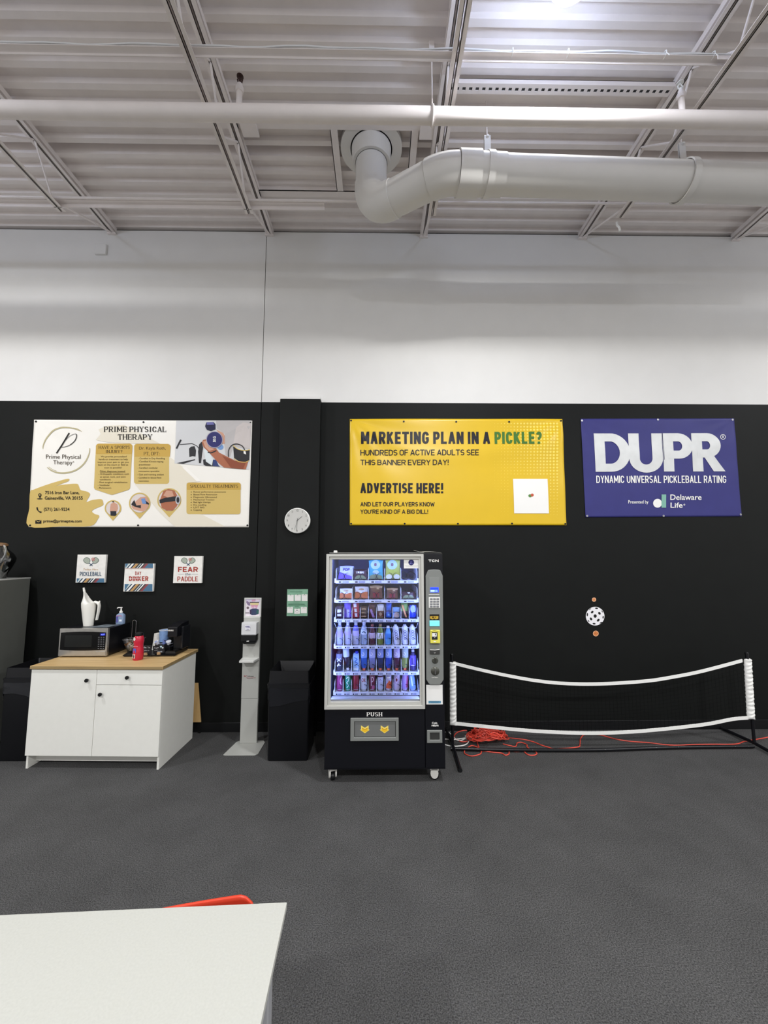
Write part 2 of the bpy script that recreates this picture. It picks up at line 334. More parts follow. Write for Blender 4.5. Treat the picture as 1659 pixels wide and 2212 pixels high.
def caps(pr, s, x0, y0, x1, y1, m, wt=.15, layer=1, serif=False, lean=0.0, gap=None, thin=.4):
    """draw string s in the box; wt = stem weight as a share of the cap height"""
    Hh = y1-y0; gap = gap if gap is not None else (wt*.30+.038 if not serif else wt*.62+.04); SP = .46 if serif else .30; R = (x1-x0)/Hh*(-1 if Hh < 0 else 1)
    fix = 0; var = 0
    for i, c in enumerate(s):
        if c == ' ': fix += SP; var += .12; continue
        g = GLY[c]; fix += wt+(wt*1.3 if serif and g[0] == 0 else 0); var += g[0]
        if i < len(s)-1 and s[i+1] != ' ': fix += gap
    k = max(.25, (abs(R)-fix)/max(var, .01)); x = 0
    th = wt*(thin if serif else .92)
    X = lambda a, b: (x0+(x1-x0)*a/abs(R)+lean*(1-b)*Hh, y1-Hh*b)
    sc = abs(Hh); P0 = pr.P; lo, hi = min(y0, y1), max(y0, y1)
    if not set(s) & set(',Q'): pr.P = lambda px, py, l: P0(px, min(hi, max(lo, py)), l)      # flat tops and feet
    for i, c in enumerate(s):
        if c == ' ': x += SP+.12*k; continue
        gw, st = GLY[c]; gw *= k; off = wt/2+(wt*.65 if serif and GLY[c][0] == 0 else 0)
        for qi, q in enumerate(st):
            lay = layer+.22*qi
            P_ = [(x+off+u*gw, th/2+v*(1-th)) for u, v in q]; n = len(P_); ws = []
            for j in range(n):
                a, b = P_[max(0, j-1)], P_[min(n-1, j+1)]; d = math.hypot(b[0]-a[0], b[1]-a[1]) or 1; e = abs(b[1]-a[1])/d
                ws.append((th+(wt-th)*e**1.3)*sc)
            if serif and n == 2 and q[0][0] != q[1][0] and c in 'AVWMXY' and ((q[1][0]-q[0][0])*(q[1][1]-q[0][1]) > 0): ws = [w_*.5 for w_ in ws]
            if n == 2:                                              # square the ends of upright stems onto the cap and base lines
                (a0, b0), (a1, b1) = P_
                if q[0][0] == q[1][0] or abs(q[1][1]-q[0][1]) > .4:
                    f = lambda v, b: (0 if v <= 0 else 1 if v >= 1 else b)
                    P_ = [(a0, f(q[0][1], b0)), (a1, f(q[1][1], b1))]
                elif q[0][1] == q[1][1] and q[0][0] == 0 and q[1][0] >= .8: P_ = [(a0, b0), (a1+wt*.4, b1)]
                if c in '.!?:' and abs(q[0][1]-q[1][1]) < .1: P_ = [(a0, b1+wt*.9-th/2), (a0, b1-th/2)]; ws = [wt*sc*1.05]*2
                if c == 'T' and q[0][1] == q[1][1]: P_ = [(x, P_[0][1]), (x+wt+gw, P_[0][1])]
            pr.stroke([X(a, b) for a, b in P_], ws, m, lay)
            if serif and n >= 2:
                for (u, v), (a, b), (u2, v2) in ((q[0], P_[0], q[1]), (q[-1], P_[-1], q[-2])):
                    if v in (0, 1) and abs(v2-v) > .25 and not (c in 'NMW' and u not in (0, 1)) and not (c == 'A' and v == 1) and not (c == 'V' and v == 0) and c not in '?!,.\':':
                        pr.stroke([X(a-wt*.82, th*.5 if v == 0 else 1-th*.5), X(a+wt*.82, th*.5 if v == 0 else 1-th*.5)], th*sc, m, lay+.1)
                    elif c in 'EFTLZ' and v in (0, 1, .5) and v2 == v and u != 0 or (c == 'T' and v == 1 and v2 == 1):
                        dv = .24 if v == 0 else -.24 if v == 1 else .1
                        aa = a-(th*sc*0); pr.stroke([X(min(max(a, x+th/2), x+wt+gw-th/2), b+(0 if v != .5 else -.1)), X(min(max(a, x+th/2), x+wt+gw-th/2), b+dv)], th*sc, m, lay+.1)
                if c in 'CGS' and v is not None:
                    (u, v) = q[0]; (a, b) = P_[0]; pr.stroke([X(a, min(1, b+.14)), X(a, b-.10)], th*sc, m, lay+.1)
        x += gw+wt+(wt*1.3 if serif and GLY[c][0] == 0 else 0)
        if i < len(s)-1 and s[i+1] != ' ': x += gap
    pr.P = P0; return pr
# ------------------------------------------------------------------ setting: floor, wall, pillar, ceiling
XL, XR, YB = -8.0, 8.0, -6.0
ZC = 5.930                                     # underside of the roof deck
mb = MB(); mb.box(XL, YB, -.1, XR, D+.25, 0, carpet_mat()); struct(mb.build('floor', recenter=False))
PAINT_Z = 3.724; JX = -1.389
mb = MB()
for x0, x1 in ((XL, JX-.004), (JX+.004, XR)):
    mb.box(x0, D, 0, x1, D+.2, PAINT_Z, BLACK_PAINT); mb.box(x0, D, PAINT_Z, x1, D+.2, 5.897, WHITE_PAINT)
mb.box(JX-.02, D+.02, 0, JX+.02, D+.19, 5.89, DARK)
struct(mb.build('wall_back', recenter=False))
mb = MB(); PY = 4.585
mb.box(-1.142, PY, 0, -.676, D, PAINT_Z, BLACK_PAINT); mb.box(-1.142, PY, PAINT_Z, -.676, D, PAINT_Z+.034, WHITE_PAINT)
struct(mb.build('pillar', bevel=.004, recenter=False))
mb = MB()
for x0, x1 in ((XL, -1.142), (-.676, XR)): mb.box(x0, D-.012, 0, x1, D, .1, BLACK_PLASTIC)
mb.box(-1.15, PY-.012, 0, -.668, PY, .1, BLACK_PLASTIC)
struct(mb.build('baseboard_back', bevel=.003, recenter=False))
# corrugated steel roof deck, ribs running left to right
pitch = .155; prof = []; y = 4.61+pitch*.75
k = 0
while y > YB:
    up = ZC+(.10 if k == 6 else .040)          # one deeper lap between two deck sheets
    prof += [(y, ZC), (y-.050, ZC), (y-.062, up), (y-.062-.07, up)]
    y -= pitch; k += 1
prof.append((y, ZC))
mb = MB(); v = []; f = []
for (py, pz) in prof: v += [(XL, py, pz), (XR, py, pz)]
n = len(prof)
for i in range(n-1):
    f.append((2*i, 2*i+1, 2*i+3, 2*i+2))
mb.add(v, f, CEIL_PAINT); mb.box(XL, D+.12, 5.86, XR, D+.2, ZC+.12, DARK)
mb.box(XL, YB, ZC+.13, XR, D+.25, ZC+.16, DARK)
struct(mb.build('ceiling', recenter=False))

# ------------------------------------------------------------------ roof joists
JB = 5.455                                      # bottom chord underside
def angle_pair(mb, X, y0, y1, z, up, m, leg=.034, gap=.012, t=.005):
    for s in (-1, 1):
        a = X+s*gap/2; b = X+s*(gap/2+leg)
        mb.box(min(a, b), y0, z, max(a, b), y1, z+t, m)
        zz = (z, z+leg) if up else (z-leg, z)
        mb.box(min(a, a+s*t), y0, zz[0], max(a, a+s*t), y1, zz[1], m)
JOISTS = [(-3.275, 'leftmost white open web roof joist in view, above the left banner'),
          (-1.348, 'white open web roof joist left of the round vent collar, ending over the wall joint'),
          (.555, 'white open web roof joist passing just behind the elbow of the large round duct'),
          (2.534, 'white open web roof joist crossing over the large round duct at the right'),
          (4.47, 'white roof joist in the far right upper corner, mostly out of view')]
for X, lab in JOISTS:
    t = thing('roof_joist', lab, 'joist', (X, D, ZC), 0, 'roof joists')
    mb = MB(); angle_pair(mb, X, YB, D+.01, 5.846, True, CEIL_PAINT, leg=.036, gap=.014); mb.box(X-.043, YB, 5.88, X+.043, D+.01, ZC, CEIL_PAINT); mb.build('top_chord', t)
    mb = MB(); angle_pair(mb, X, YB, 3.93, JB, True, CEIL_PAINT); mb.build('bottom_chord', t)
    mb = MB()
    for q in range(13):
        yt, yb = 3.55-.65*q, 3.80-.65*q
        mb.tube([(X, yt, 5.86), (X, yb, JB+.02)], .009, CEIL_PAINT, 6); mb.tube([(X, yb-.65, JB+.02), (X, yt, 5.86)], .009, CEIL_PAINT, 6)
    mb.build('web_rods', t, smooth=True)
    mb = MB(); mb.tube([(X, 3.80, JB+.02), (X, D-.01, 5.855)], .011, CEIL_PAINT, 6); mb.build('end_rod', t, smooth=True)
    mb = MB(); mb.box(X-.05, D-.03, 5.832, X+.05, D-.001, 5.846, CEIL_PAINT); mb.build('bearing_plate', t)

# ------------------------------------------------------------------ bridging, cables, headers, strut
mb = MB(); mb.box(XL, 3.825, JB+.038, -.56, 3.875, JB+.044, CEIL_PAINT); mb.box(XL, 3.869, JB+.0, -.56, 3.875, JB+.044, CEIL_PAINT)
o = mb.build('bridging_angle'); tag(o, 'flat white bridging bar at the left, laid across joist bottoms near the wall', 'steel bar')
mb = MB()
mb.tube([(XL, 3.80, 5.497), (-3.3, 3.805, 5.50), (.3, 3.812, 5.502), (2.5, 3.80, 5.5), (XR, 3.8, 5.497)], .012, CEIL_PAINT, 8)
o = mb.build('conduit', smooth=True); tag(o, 'thin white electrical conduit running left to right below the deck nearest the wall', 'conduit')
t = thing('cable_tray', 'white bridging bar with a bundle of pale cables tied on it below the lamp', 'cable run', (0, 2.53, 5.5))
mb = MB(); mb.box(XL, 2.55, JB+.038, 2.56, 2.60, JB+.044, CEIL_PAINT); mb.box(XL, 2.594, JB+.020, 2.56, 2.60, JB+.044, CEIL_PAINT); mb.build('bar', t)
CABLE = mat('pale_cable', '#e6e6e6', .4)
for q, (dy, dz) in enumerate(((.0, .0), (.012, .004), (-.012, .002))):
    mb = MB(); pts = []
    for i in range(60):
        x = -6.5+9.05*i/59; sag = .006*math.sin(i*.9+q*2)
        pts.append((x, 2.565+dy+.004*math.sin(i*1.7+q), JB+.055+dz+sag))
    mb.tube(pts, .007, CABLE, 6); mb.build('cable', t, smooth=True)
for x in (.95, 1.35, 2.05, 2.4):
    mb = MB(); mb.tube(arc(0, 0, 1, 1, 0, 2*PI, 1)[:0]+[(x, 2.565+.026*math.cos(a), JB+.057+.02*math.sin(a)) for a in [i*PI/6 for i in range(12)]], .003, WHITE_PLASTIC, 5, closed=True)
    mb.tube([(x, 2.54, JB+.045), (x+.01, 2.53, JB+.01)], .0025, WHITE_PLASTIC, 5); mb.build('cable_tie', t)
mb = MB(); mb.box(2.42, 2.545, JB+.005, 2.52, 2.549, JB+.03, CEIL_PAINT); mb.build('end_tag', t)
t = thing('roof_support', 'white steel frame of angles around the round roof vent collar', 'steel frame', (-.4, 3.7, ZC))
def hbeam(nm, x0, x1, y0, y1):
    mb = MB(); mb.box(x0, y0, ZC-.05, x1, y1, ZC-.043, CEIL_PAINT)
    if x1-x0 > y1-y0: mb.box(x0, y0, ZC-.05, x1, y0+.007, ZC, CEIL_PAINT)
    else: mb.box(x0, y0, ZC-.05, x0+.007, y1, ZC, CEIL_PAINT)
    mb.build(nm, t)
hbeam('header', -1.33, .54, 3.36, 3.44); hbeam('header', -1.33, .54, 4.09, 4.17)
hbeam('side_angle', -.46, -.39, 3.44, 4.09); hbeam('side_angle', .30, .37, 3.44, 4.09)
for x in (-1.28, .38):
    mb = MB(); mb.box(x, 3.37, ZC-.075, x+.15, 3.50, ZC-.05, CEIL_PAINT); mb.build('bracket_plate', t, bevel=.003)
t = thing('perforated_strut', 'white slotted steel strut below the bright lamp, between two joists', 'steel strut', (1.55, 3.06, ZC))
mb = MB(); mb.box(.575, 3.025, ZC-.075, 2.515, 3.03, ZC-.03, CEIL_PAINT); mb.box(.575, 3.10, ZC-.075, 2.515, 3.105, ZC-.03, CEIL_PAINT); mb.box(.575, 3.025, ZC-.035, 2.515, 3.105, ZC-.03, CEIL_PAINT)
x = .62
mb.box(.575, 3.03, ZC-.075, .60, 3.10, ZC-.07, CEIL_PAINT)
mb.box(.575, 3.03, ZC-.075, 2.515, 3.055, ZC-.070, CEIL_PAINT); mb.box(.575, 3.078, ZC-.075, 2.515, 3.10, ZC-.070, CEIL_PAINT)
while x < 2.5:
    mb.box(x, 3.055, ZC-.075, x+.028, 3.078, ZC-.070, CEIL_PAINT); x += .056
mb.build('channel', t)
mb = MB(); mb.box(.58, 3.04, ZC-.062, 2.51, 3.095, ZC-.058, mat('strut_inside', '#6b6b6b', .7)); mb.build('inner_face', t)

# ------------------------------------------------------------------ sprinkler pipe
PZ, PPY, PR = 5.300, 2.818, .0565
t = thing('sprinkler_pipe', 'long white sprinkler pipe crossing the whole ceiling left to right', 'pipe', (0, PPY, PZ))
mb = MB(); mb.lathe([(0, XL), (PR, XL), (PR, XR), (0, XR)], CEIL_PAINT, 28, (0, PPY, PZ), 'x'); mb.build('main_pipe', t, smooth=True)
for X, dk in ((-1.075, True), (2.36, False)):
    mb = MB(); mb.lathe([(0, 0), (.022, 0), (.022, .13), (.03, .13), (.03, .17), (.02, .175), (.02, .2), (0, .2)], CEIL_PAINT, 14, (X, PPY, PZ+PR-.01)); rp = mb.build('riser', t, smooth=True)
    hm = mat('brass_dark', '#3a201c', .5) if dk else WHITE_PLASTIC
    mb = MB(); z0 = PZ+PR+.185; mb.lathe([(0, 0), (.014, 0), (.012, .03), (0, .03)], hm, 10, (X, PPY, z0))
    for s in (-1, 1): mb.tube([(X+s*.014, PPY, z0+.02), (X+s*.02, PPY, z0+.045), (X, PPY, z0+.07)], .005, hm, 6)
    mb.lathe([(0, 0), (.026, 0), (.026, .005), (0, .005)], hm, 12, (X, PPY, z0+.07)); mb.build('sprinkler_head', t, smooth=True)
mb = MB(); X = .41
mb.tube([(X, PPY+(PR+.006)*math.cos(a), PZ+(PR+.006)*math.sin(a)) for a in [i*PI/12 for i in range(24)]], .008, CEIL_PAINT, 6, closed=True)
mb.tube([(X, PPY, PZ+PR), (X, PPY, ZC)], .006, CEIL_PAINT, 6); mb.box(X-.02, PPY-.02, ZC-.07, X+.02, PPY+.02, ZC-.0, CEIL_PAINT)
mb.build('hanger_ring', t, smooth=True)

# ------------------------------------------------------------------ round duct
DUCT = mat('white_duct_paint', '#d9d7d3', .42, noise=.015, nscale=5)
DR, DZ = .152, 5.24
def sweep(mb, pts, r, m, seg=36): mb.tube(pts, r, m, seg)
E0 = Vector((-.075, 3.63, 0)); E1 = Vector((.56, 3.235, 0)); RT = Vector((4.9, 3.335, 0))
t = thing('round_duct', 'large white round exhaust duct turning down from the roof vent and running right', 'duct', (0, 3.3, DZ))
def bend(p, a, b, r, n=10):                 # fillet between directions a -> p -> b
    a = (p-a).normalized(); b = (b-p).normalized(); ang = a.angle(b); d = r*math.tan(ang/2)
    s = p-a*d; nrm = (b-a*(a.dot(b))).normalized(); c = s+nrm*r
    return [c-nrm*r*math.cos(ang*i/n)+a*r*math.sin(ang*i/n) for i in range(n+1)]
top = Vector((E0.x, E0.y, ZC+.05)); c0 = Vector((E0.x, E0.y, DZ)); c1 = Vector((E1.x, E1.y, DZ)); c2 = Vector((RT.x, RT.y, DZ))
bA = bend(c0, top, c1, .21, 14); bB = bend(c1, c0, c2, .42, 10)
mb = MB(); sweep(mb, [top, bA[0]], DR, DUCT); mb.build('drop_pipe', t, smooth=True)
mb = MB(); sweep(mb, [bA[0]+(top-c0).normalized()*.05]+bA+[bA[-1]+(c1-c0).normalized()*.05], DR+.008, DUCT); mb.build('lower_elbow', t, smooth=True)
mb = MB(); sweep(mb, [bA[-1], bB[0]], DR, DUCT); mb.build('diagonal_pipe', t, smooth=True)
mb = MB(); sweep(mb, [bB[0]-(c1-c0).normalized()*.0]+bB, DR+.008, DUCT); mb.build('upper_elbow', t, smooth=True)
dx = (c2-c1).normalized(); q = bB[-1]
mb = MB(); sweep(mb, [q, q+dx*.185], DR+.022, DUCT); mb.build('coupling', t, smooth=True)
mb = MB(); sweep(mb, [q+dx*.18, q+dx*.40], DR+.008, DUCT); mb.build('coupling', t, smooth=True)
mb = MB(); sweep(mb, [q+dx*.38, c2], DR, DUCT); mb.build('main_duct', t, smooth=True)
for xs in (.955, 2.72):
    b = c1+dx*((xs-c1.x)/dx.x); up = Vector((0, 0, 1)); sd = dx.cross(up); st = MB(); rr = DR+.006
    rings = []
    for i in range(40):
        a = PI/2+.07+(2*PI-.14)*i/39; rad = sd*math.cos(a)+up*math.sin(a)
        rings.append([b+rad*rr-dx*.028, b+rad*(rr+.012)-dx*.028, b+rad*(rr+.012)+dx*.028, b+rad*rr+dx*.028])
    st.loft(rings, DUCT)
    for s in (-1, 1):
        M = Matrix.Translation(b)
        st.box(-.028, s*.008-.003, rr-.004, .028, s*.008+.003, rr+.215, DUCT, M)
    st.lathe([(0, -.03), (.011, -.03), (.011, .03), (0, .03)], DUCT, 8, b+up*(rr+.195)+Vector((0, 0, 0)), 'y')
    so = st.build('duct_strap', t, smooth=True)
    hr = MB(); hr.tube([b+up*(rr+.20), Vector((b.x, b.y, ZC+.03))], .005, CEIL_PAINT, 6); hr.build('hanger_rod', so)
t = thing('vent_collar', 'flat white ring collar around the duct where it enters the roof', 'collar', (E0.x, E0.y, ZC))
mb = MB(); ro, ri = .30, .205
mb.lathe([(ri, ZC-.045), (ro, ZC-.045), (ro, ZC+.0), (ri, ZC+.0), (ri, ZC-.045)], DUCT, 48, (E0.x, E0.y, 0)); mb.build('flange', t, smooth=True)
mb = MB(); mb.lathe([(DR+.004, ZC-.20), (DR+.03, ZC-.20), (DR+.045, ZC+.0), (DR+.004, ZC+.0), (DR+.004, ZC-.20)], DUCT, 48, (E0.x, E0.y, 0)); mb.build('storm_collar', t, smooth=True)
o = MB(); p = atx(1332, 474, 2.534)
o.tube(spline([(2.534, p.y, JB), (2.536, p.y, JB-.04), (2.55, p.y-.01, JB-.07), (2.555, p.y-.01, JB-.115)], 4), .011, WHITE_PLASTIC, 8)
tag(o.build('loose_strap', smooth=True), 'short white strap end dangling from the right joist near the wall', 'strap')
mb = MB(); a = aty(209, 530, D); b = aty(231, 552, D); mb.box(a.x, D-.03, b.z, b.x, D, a.z, WHITE_PAINT)
tag(mb.build('junction_box', bevel=.004), 'small white square junction box high on the wall at left', 'electrical box')

# ------------------------------------------------------------------ high bay lamps
LED = mat('led_lens', '#ffffff', .3, emit=(205, 222, 255), es=46.0)
HOUSE = mat('lamp_housing', '#d8d8d8', .4)
def high_bay(x, y, z, k, label):
    t = thing('high_bay_lamp', label, 'lamp', (x, y, z), 0, 'high bay lamps')
    mb = MB(); mb.lathe([(0, .12), (.06, .12), (.075, .04), (.10, .03), (.10, .0), (0, .0)], HOUSE, 28, (x, y, z)); mb.build('housing', t, smooth=True)
    mb = MB(); mb.tube([(x, y, z+.11), (x, y, ZC+.03)], .012, HOUSE, 8); mb.build('hook', t, smooth=True)
    mb = MB(); mb.lathe([(.095, .0), (.135, -.02), (.15, -.055), (.14, -.095), (.10, -.125), (.05, -.14), (0, -.143)], LED, 20, (x, y, z)); mb.build('lens', t, smooth=True)
    ld = bpy.data.lights.new('lamp_light', 'AREA'); ld.shape = 'DISK'; ld.size = .26; ld.energy = LAMP_POWER*k; ld.color = (1.0, .995, .985)
    lo = bpy.data.objects.new('lamp_light', ld); C.objects.link(lo); lo.parent = t; lo.location = (0, 0, -.15)
LAMP_LABELS = ['glaring white high bay lamp at the top edge, right of centre']+['white high bay lamp hung outside the picture among the joists']*5
for (x, y, z, k), lab in zip(LAMP_SPOTS, LAMP_LABELS): high_bay(x, y, z, k, lab)
# ------------------------------------------------------------------ banners
VINYL_W = mat('white_vinyl', '#efece4', .38, spec=.4); VINYL_Y = mat('yellow_vinyl', '#e0ba1c', .30, spec=.5, noise=.02, nscale=4); VINYL_B = mat('blue_vinyl', '#343476', .5, spec=.3, noise=.05, nscale=6)
def banner(name, label, corners, m, amp, seed):
    """corners: TL TR BR BL in photograph pixels, all against the wall"""
    TL, TR, BR, BL = [aty(px, py, D) for px, py in corners]
    W = (TR-TL).length; Hh = (TL-BL).length; rnd = random.Random(seed); ph = [rnd.uniform(0, 6.28) for _ in range(8)]
    def disp(p):
        u = (p.x-TL.x)/W; v = (TL.z-p.z)/Hh; d = 0
        for cx, cz, s in ((TL.x, TL.z, 1), (TR.x, TR.z, -1)):
            ex, ez = (p.x-cx)*s, cz-p.z; r = math.hypot(ex, ez)+.01; an = math.atan2(ez, ex)
            d += .9*math.sin(an*13+ph[0])*math.exp(-r/.55)*min(1, r/.3)
        sag = v-.05-.45*(1-(2*u-1)**2)*.35
        d += .8*math.sin(sag*17+ph[1])*math.exp(-((sag-.05)/.22)**2)
        d += .5*math.sin(7*u+9*v+ph[2])*v+.45*math.sin(11*u-6*v+ph[3])+.3*math.sin(15*v+4*u+ph[4])
        return amp*(d+1.6)
    t = thing(name, label, 'banner', (BL+BR)/2)
    mb = MB(); nx, nz = 96, 56; v = []
    for j in range(nz+1):
        for i in range(nx+1):
            a, b = i/nx, j/nz
            p = (TL*(1-a)+TR*a)*(1-b)+(BL*(1-a)+BR*a)*b
            v.append(p+Vector((0, -.002-disp(p), 0)))
    f = [(j*(nx+1)+i, j*(nx+1)+i+1, (j+1)*(nx+1)+i+1, (j+1)*(nx+1)+i) for j in range(nz) for i in range(nx)]
    mb.add(v, f, m); o = mb.build('vinyl_sheet', t, smooth=True, sharp=3)
    so = o.modifiers.new('thick', 'SOLIDIFY'); so.thickness = .0012; so.offset = 1
    return t, (lambda p: disp(p)+.002)
EYE = mat('brass_eyelet_dark', '#1a1a1a', .4); EYE_S = mat('steel_eyelet', '#c9c9cc', .3, metal=.8)
def eyelets(t, disp, pts, m, hole=DARK):
    for px, py in pts:
        p = aty(px, py, D); y = p.y-disp(p)-.003
        mb = MB(); mb.lathe([(.005, 0), (.011, 0), (.011, .003), (.005, .003), (.005, 0)], m, 14, (p.x, y-.002, p.z), 'y')
        mb.lathe([(0, 0), (.0055, 0), (.0055, .001), (0, .001)], hole, 10, (p.x, y, p.z), 'y'); mb.build('eyelet', t)
BLK = ink('#17140f'); DBRN = ink('#3a2c14'); GOLD = ink('#cdb268'); GOLD2 = ink('#c4a04a'); GOLDL = ink('#b8ae88'); CREAM = ink('#f4f1ea'); SHADE = ink('#e4ddcb')
SKIN = ink('#c99a83'); SKIN2 = ink('#a8674b'); SKIN3 = ink('#8a4a33'); NAVY = ink('#2b2a66'); GREYP = ink('#cfd0d1'); GREYP2 = ink('#b9b5b4'); INKK = ink('#26262a'); INKW = ink('#f3f2ee')

# --- white therapy banner
t, dsp = banner('therapy_banner', 'white and gold physical therapy banner with a dumbbell photo, leftmost of the three banners',
                [(74.5, 907), (545.4, 909.4), (537.4, 1139), (62.4, 1138.6)], VINYL_W, .0028, 3)
pr = Print(flat_face(D), (40, 890, 3.13), dsp, lift=.0030)
pr.poly([(525, 190), (560, 150), (545, 120), (600, 95), (720, 90), (960, 215), (800, 215), (600, 205)], SHADE, 0)
pr.poly([(790, 490), (1020, 300), (1240, 470), (1140, 480), (1140, 640), (1400, 775), (1060, 775), (960, 680)], SHADE, 0)
pr.poly([(1110, 375), (1135, 375), (1240, 470), (1210, 472)], CREAM, 1)
pr.done('background_tint', t)
blob = spline([(84, 541), (110, 525), (190, 495), (270, 470), (341, 452), (343, 468), (300, 485), (262, 500), (300, 493), (395, 486), (412, 502), (425, 528), (470, 540), (487, 560), (462, 608), (500, 596), (562, 590), (575, 612), (572, 632), (520, 655), (500, 672), (520, 690), (548, 700), (540, 725), (490, 772), (300, 774), (72, 774), (77, 650)], 4, True)
pr.poly(blob, GOLD, 0); pr.done('gold_brush_shape', t)
# logo: brushed circle, script P and name
pr.stroke(spline([(170, 250), (172, 225), (195, 175), (235, 130), (285, 108), (330, 106), (375, 112), (420, 128)], 5), [3+7*math.sin(min(1, i/36)*PI*.9+.15) for i in range(36)], GOLDL, 1)
pr.stroke(spline([(372, 108), (405, 116), (432, 135)], 4), 3, GOLDL, 1)
pr.stroke(spline([(484, 245), (480, 285), (450, 345), (395, 392), (330, 412), (275, 412), (230, 398), (198, 375)], 5), [3+7*math.sin(min(1, i/36)*PI*.9+.15) for i in range(36)], GOLDL, 1)
pr.stroke(spline([(210, 372), (235, 390), (262, 400)], 4), 3, GOLDL, 1)
pr.done('logo_ring', t)
pr.stroke([(347, 143), (262, 281)], 9, BLK, 2)
pr.stroke(spline([(290, 240), (315, 200), (350, 165), (385, 150), (397, 160), (385, 195), (350, 225), (310, 238), (285, 237)], 6), [2.5]*20+[5]*16+[3.5]*20, BLK, 3)
pr.text('Prime Physical', 191, 289, 424, 327, DBRN, 2, -.004).text('Therapy', 240, 328, 369, 364, DBRN, 2, -.004).circ(376, 338, 3, DBRN, 2)
pr.done('logo_lettering', t)
def serif(s, x0, y0, x1, y1, m, bold=.02, L=3):
    pr.text(s, x0, y0, x1, y1, m, L, bold)
caps(pr, 'PRIME PHYSICAL', 584, 101, 1002, 137, BLK, .19, 3, True); pr.done('headline_lettering', t); caps(pr, 'THERAPY', 677, 153, 908, 189, BLK, .19, 3, True); pr.done('headline_lettering', t)
# info boxes
def gbox(pts, head, nm):
    pr.poly(pts, GOLD, 1); pr.poly(head, GOLD2, 2); return pr
gbox(arc(753, 233, 20, 18, -PI/2, 0, 4)+[(757, 515), (745, 527)]+[(640, 560), (628, 560)]+[(520, 524), (514, 512), (527, 235)]+arc(547, 233, 20, 18, PI, 1.5*PI, 4),
     arc(753, 233, 20, 18, -PI/2, 0, 4)+[(770, 285), (527, 285)]+arc(547, 233, 20, 18, PI, 1.5*PI, 4), '')
caps(pr, 'HAVE A SPORTS', 546, 230, 755, 250, DBRN, .16, 3, True); caps(pr, 'INJURY?', 593, 258, 706, 279, DBRN, .16, 3, True)
for s, x0, x1, yc in (('We provide personalized', 560, 735, 303), ('hands-on treatment to help', 547, 743, 322), ('improve your pain to get you', 540, 749, 341), ('back on the court or field as', 543, 745, 359), ('soon as possible!', 584, 703, 378), ('Other diagnoses treated:', 554, 727, 402),
                      ('- Orthopedic conditions such', 545, 750, 421), ('as spinal, neck, and joint', 555, 729, 440), ('conditions', 554, 628, 458), ('- Post surgical rehabilitation', 541, 740, 477), ('- Vestibular', 541, 622, 496), ("- Parkinson's", 538, 631, 515)):
    pr.text(s, x0, yc-7, x1, yc+8, DBRN, 3, .0, line=True)
pr.rect(554, 408, 727, 409.5, DBRN, 3)
pr.done('sports_injury_box', t)
gbox(rrect(784, 217, 1022, 487, 18), arc(1010, 235, 20, 18, -PI/2, 0, 4)+[(1026, 303), (788, 303), (790, 235)]+arc(810, 235, 20, 18, PI, 1.5*PI, 4), '')
serif('Dr. Kayla Roth,', 819, 236, 998, 262, DBRN, .0); caps(pr, 'PT, DPT:', 851, 271, 959, 294, DBRN, .12, 3, True)
for s, x0, x1, yc in (('- Certified in Dry Needling', 812, 993, 316), ('- Certified Kinesio taping', 812, 983, 337), ('practitioner', 819, 898, 358), ('- Certified vestibular', 809, 947, 380), ('concussion specialist', 816, 957, 402), ('- Gait and running analyst', 807, 987, 425), ('- Certified in blood flow', 806, 970, 446), ('restriction', 815, 885, 468)):
    pr.text(s, x0, yc-7, x1, yc+8, DBRN, 3, .0, line=True)
pr.done('therapist_box', t)
gbox(rrect(1139, 478, 1503, 691, 16), arc(1488, 494, 17, 16, -PI/2, 0, 4)+[(1505, 526), (1142, 526), (1143, 494)]+arc(1160, 494, 17, 16, PI, 1.5*PI, 4), '')
caps(pr, 'SPECIALTY TREATMENTS', 1164, 492, 1486, 513, DBRN, .14, 3, True)
for s, x1, yc in (('Runner performance assessments', 1405, 542), ('Blood Flow Restriction', 1346, 560), ('Diagnostic Ultrasound', 1343, 578), ('Mechanical Traction', 1327, 595), ('Red light therapy', 1303, 612), ('Dry needling', 1273, 630), ('LSVT BIG', 1260, 647), ('Cupping', 1243, 664)):
    pr.text(s, 1187, yc-7, x1, yc+7, DBRN, 3, .0, line=True); pr.circ(1171, yc, 3, DBRN, 3)
pr.done('specialty_box', t)
# address lines
serif('7516 Iron Bar Lane,', 186, 535, 416, 560, BLK, .016); serif('Gainesville, VA 20155', 183, 571, 439, 597, BLK, .016); pr.done('address_lettering', t)
serif('(571) 261-9234', 176, 647, 349, 675, BLK, .016); pr.done('phone_lettering', t); serif('prime@primeptva.com', 172, 727, 433, 753, BLK, .016); pr.done('email_lettering', t)
pr.poly(arc(151, 562, 11, 11, PI*.9, PI*2.1, 12)+[(151, 586)], BLK, 3).circ(151, 562, 4.5, GOLD, 4).circ(150, 588, 19, BLK, 3, 3.5); pr.done('pin_icon', t)
pr.stroke(spline([(130, 645), (134, 662), (146, 675), (160, 678)], 4), [9]*5+[6]*4+[9]*4, BLK, 3); pr.done('phone_icon', t)
pr.rect(118, 730, 159, 755, BLK, 3).stroke([(118, 731), (139, 744), (159, 731)], 2.5, GOLD, 4)
pr.done('envelope_icon', t)
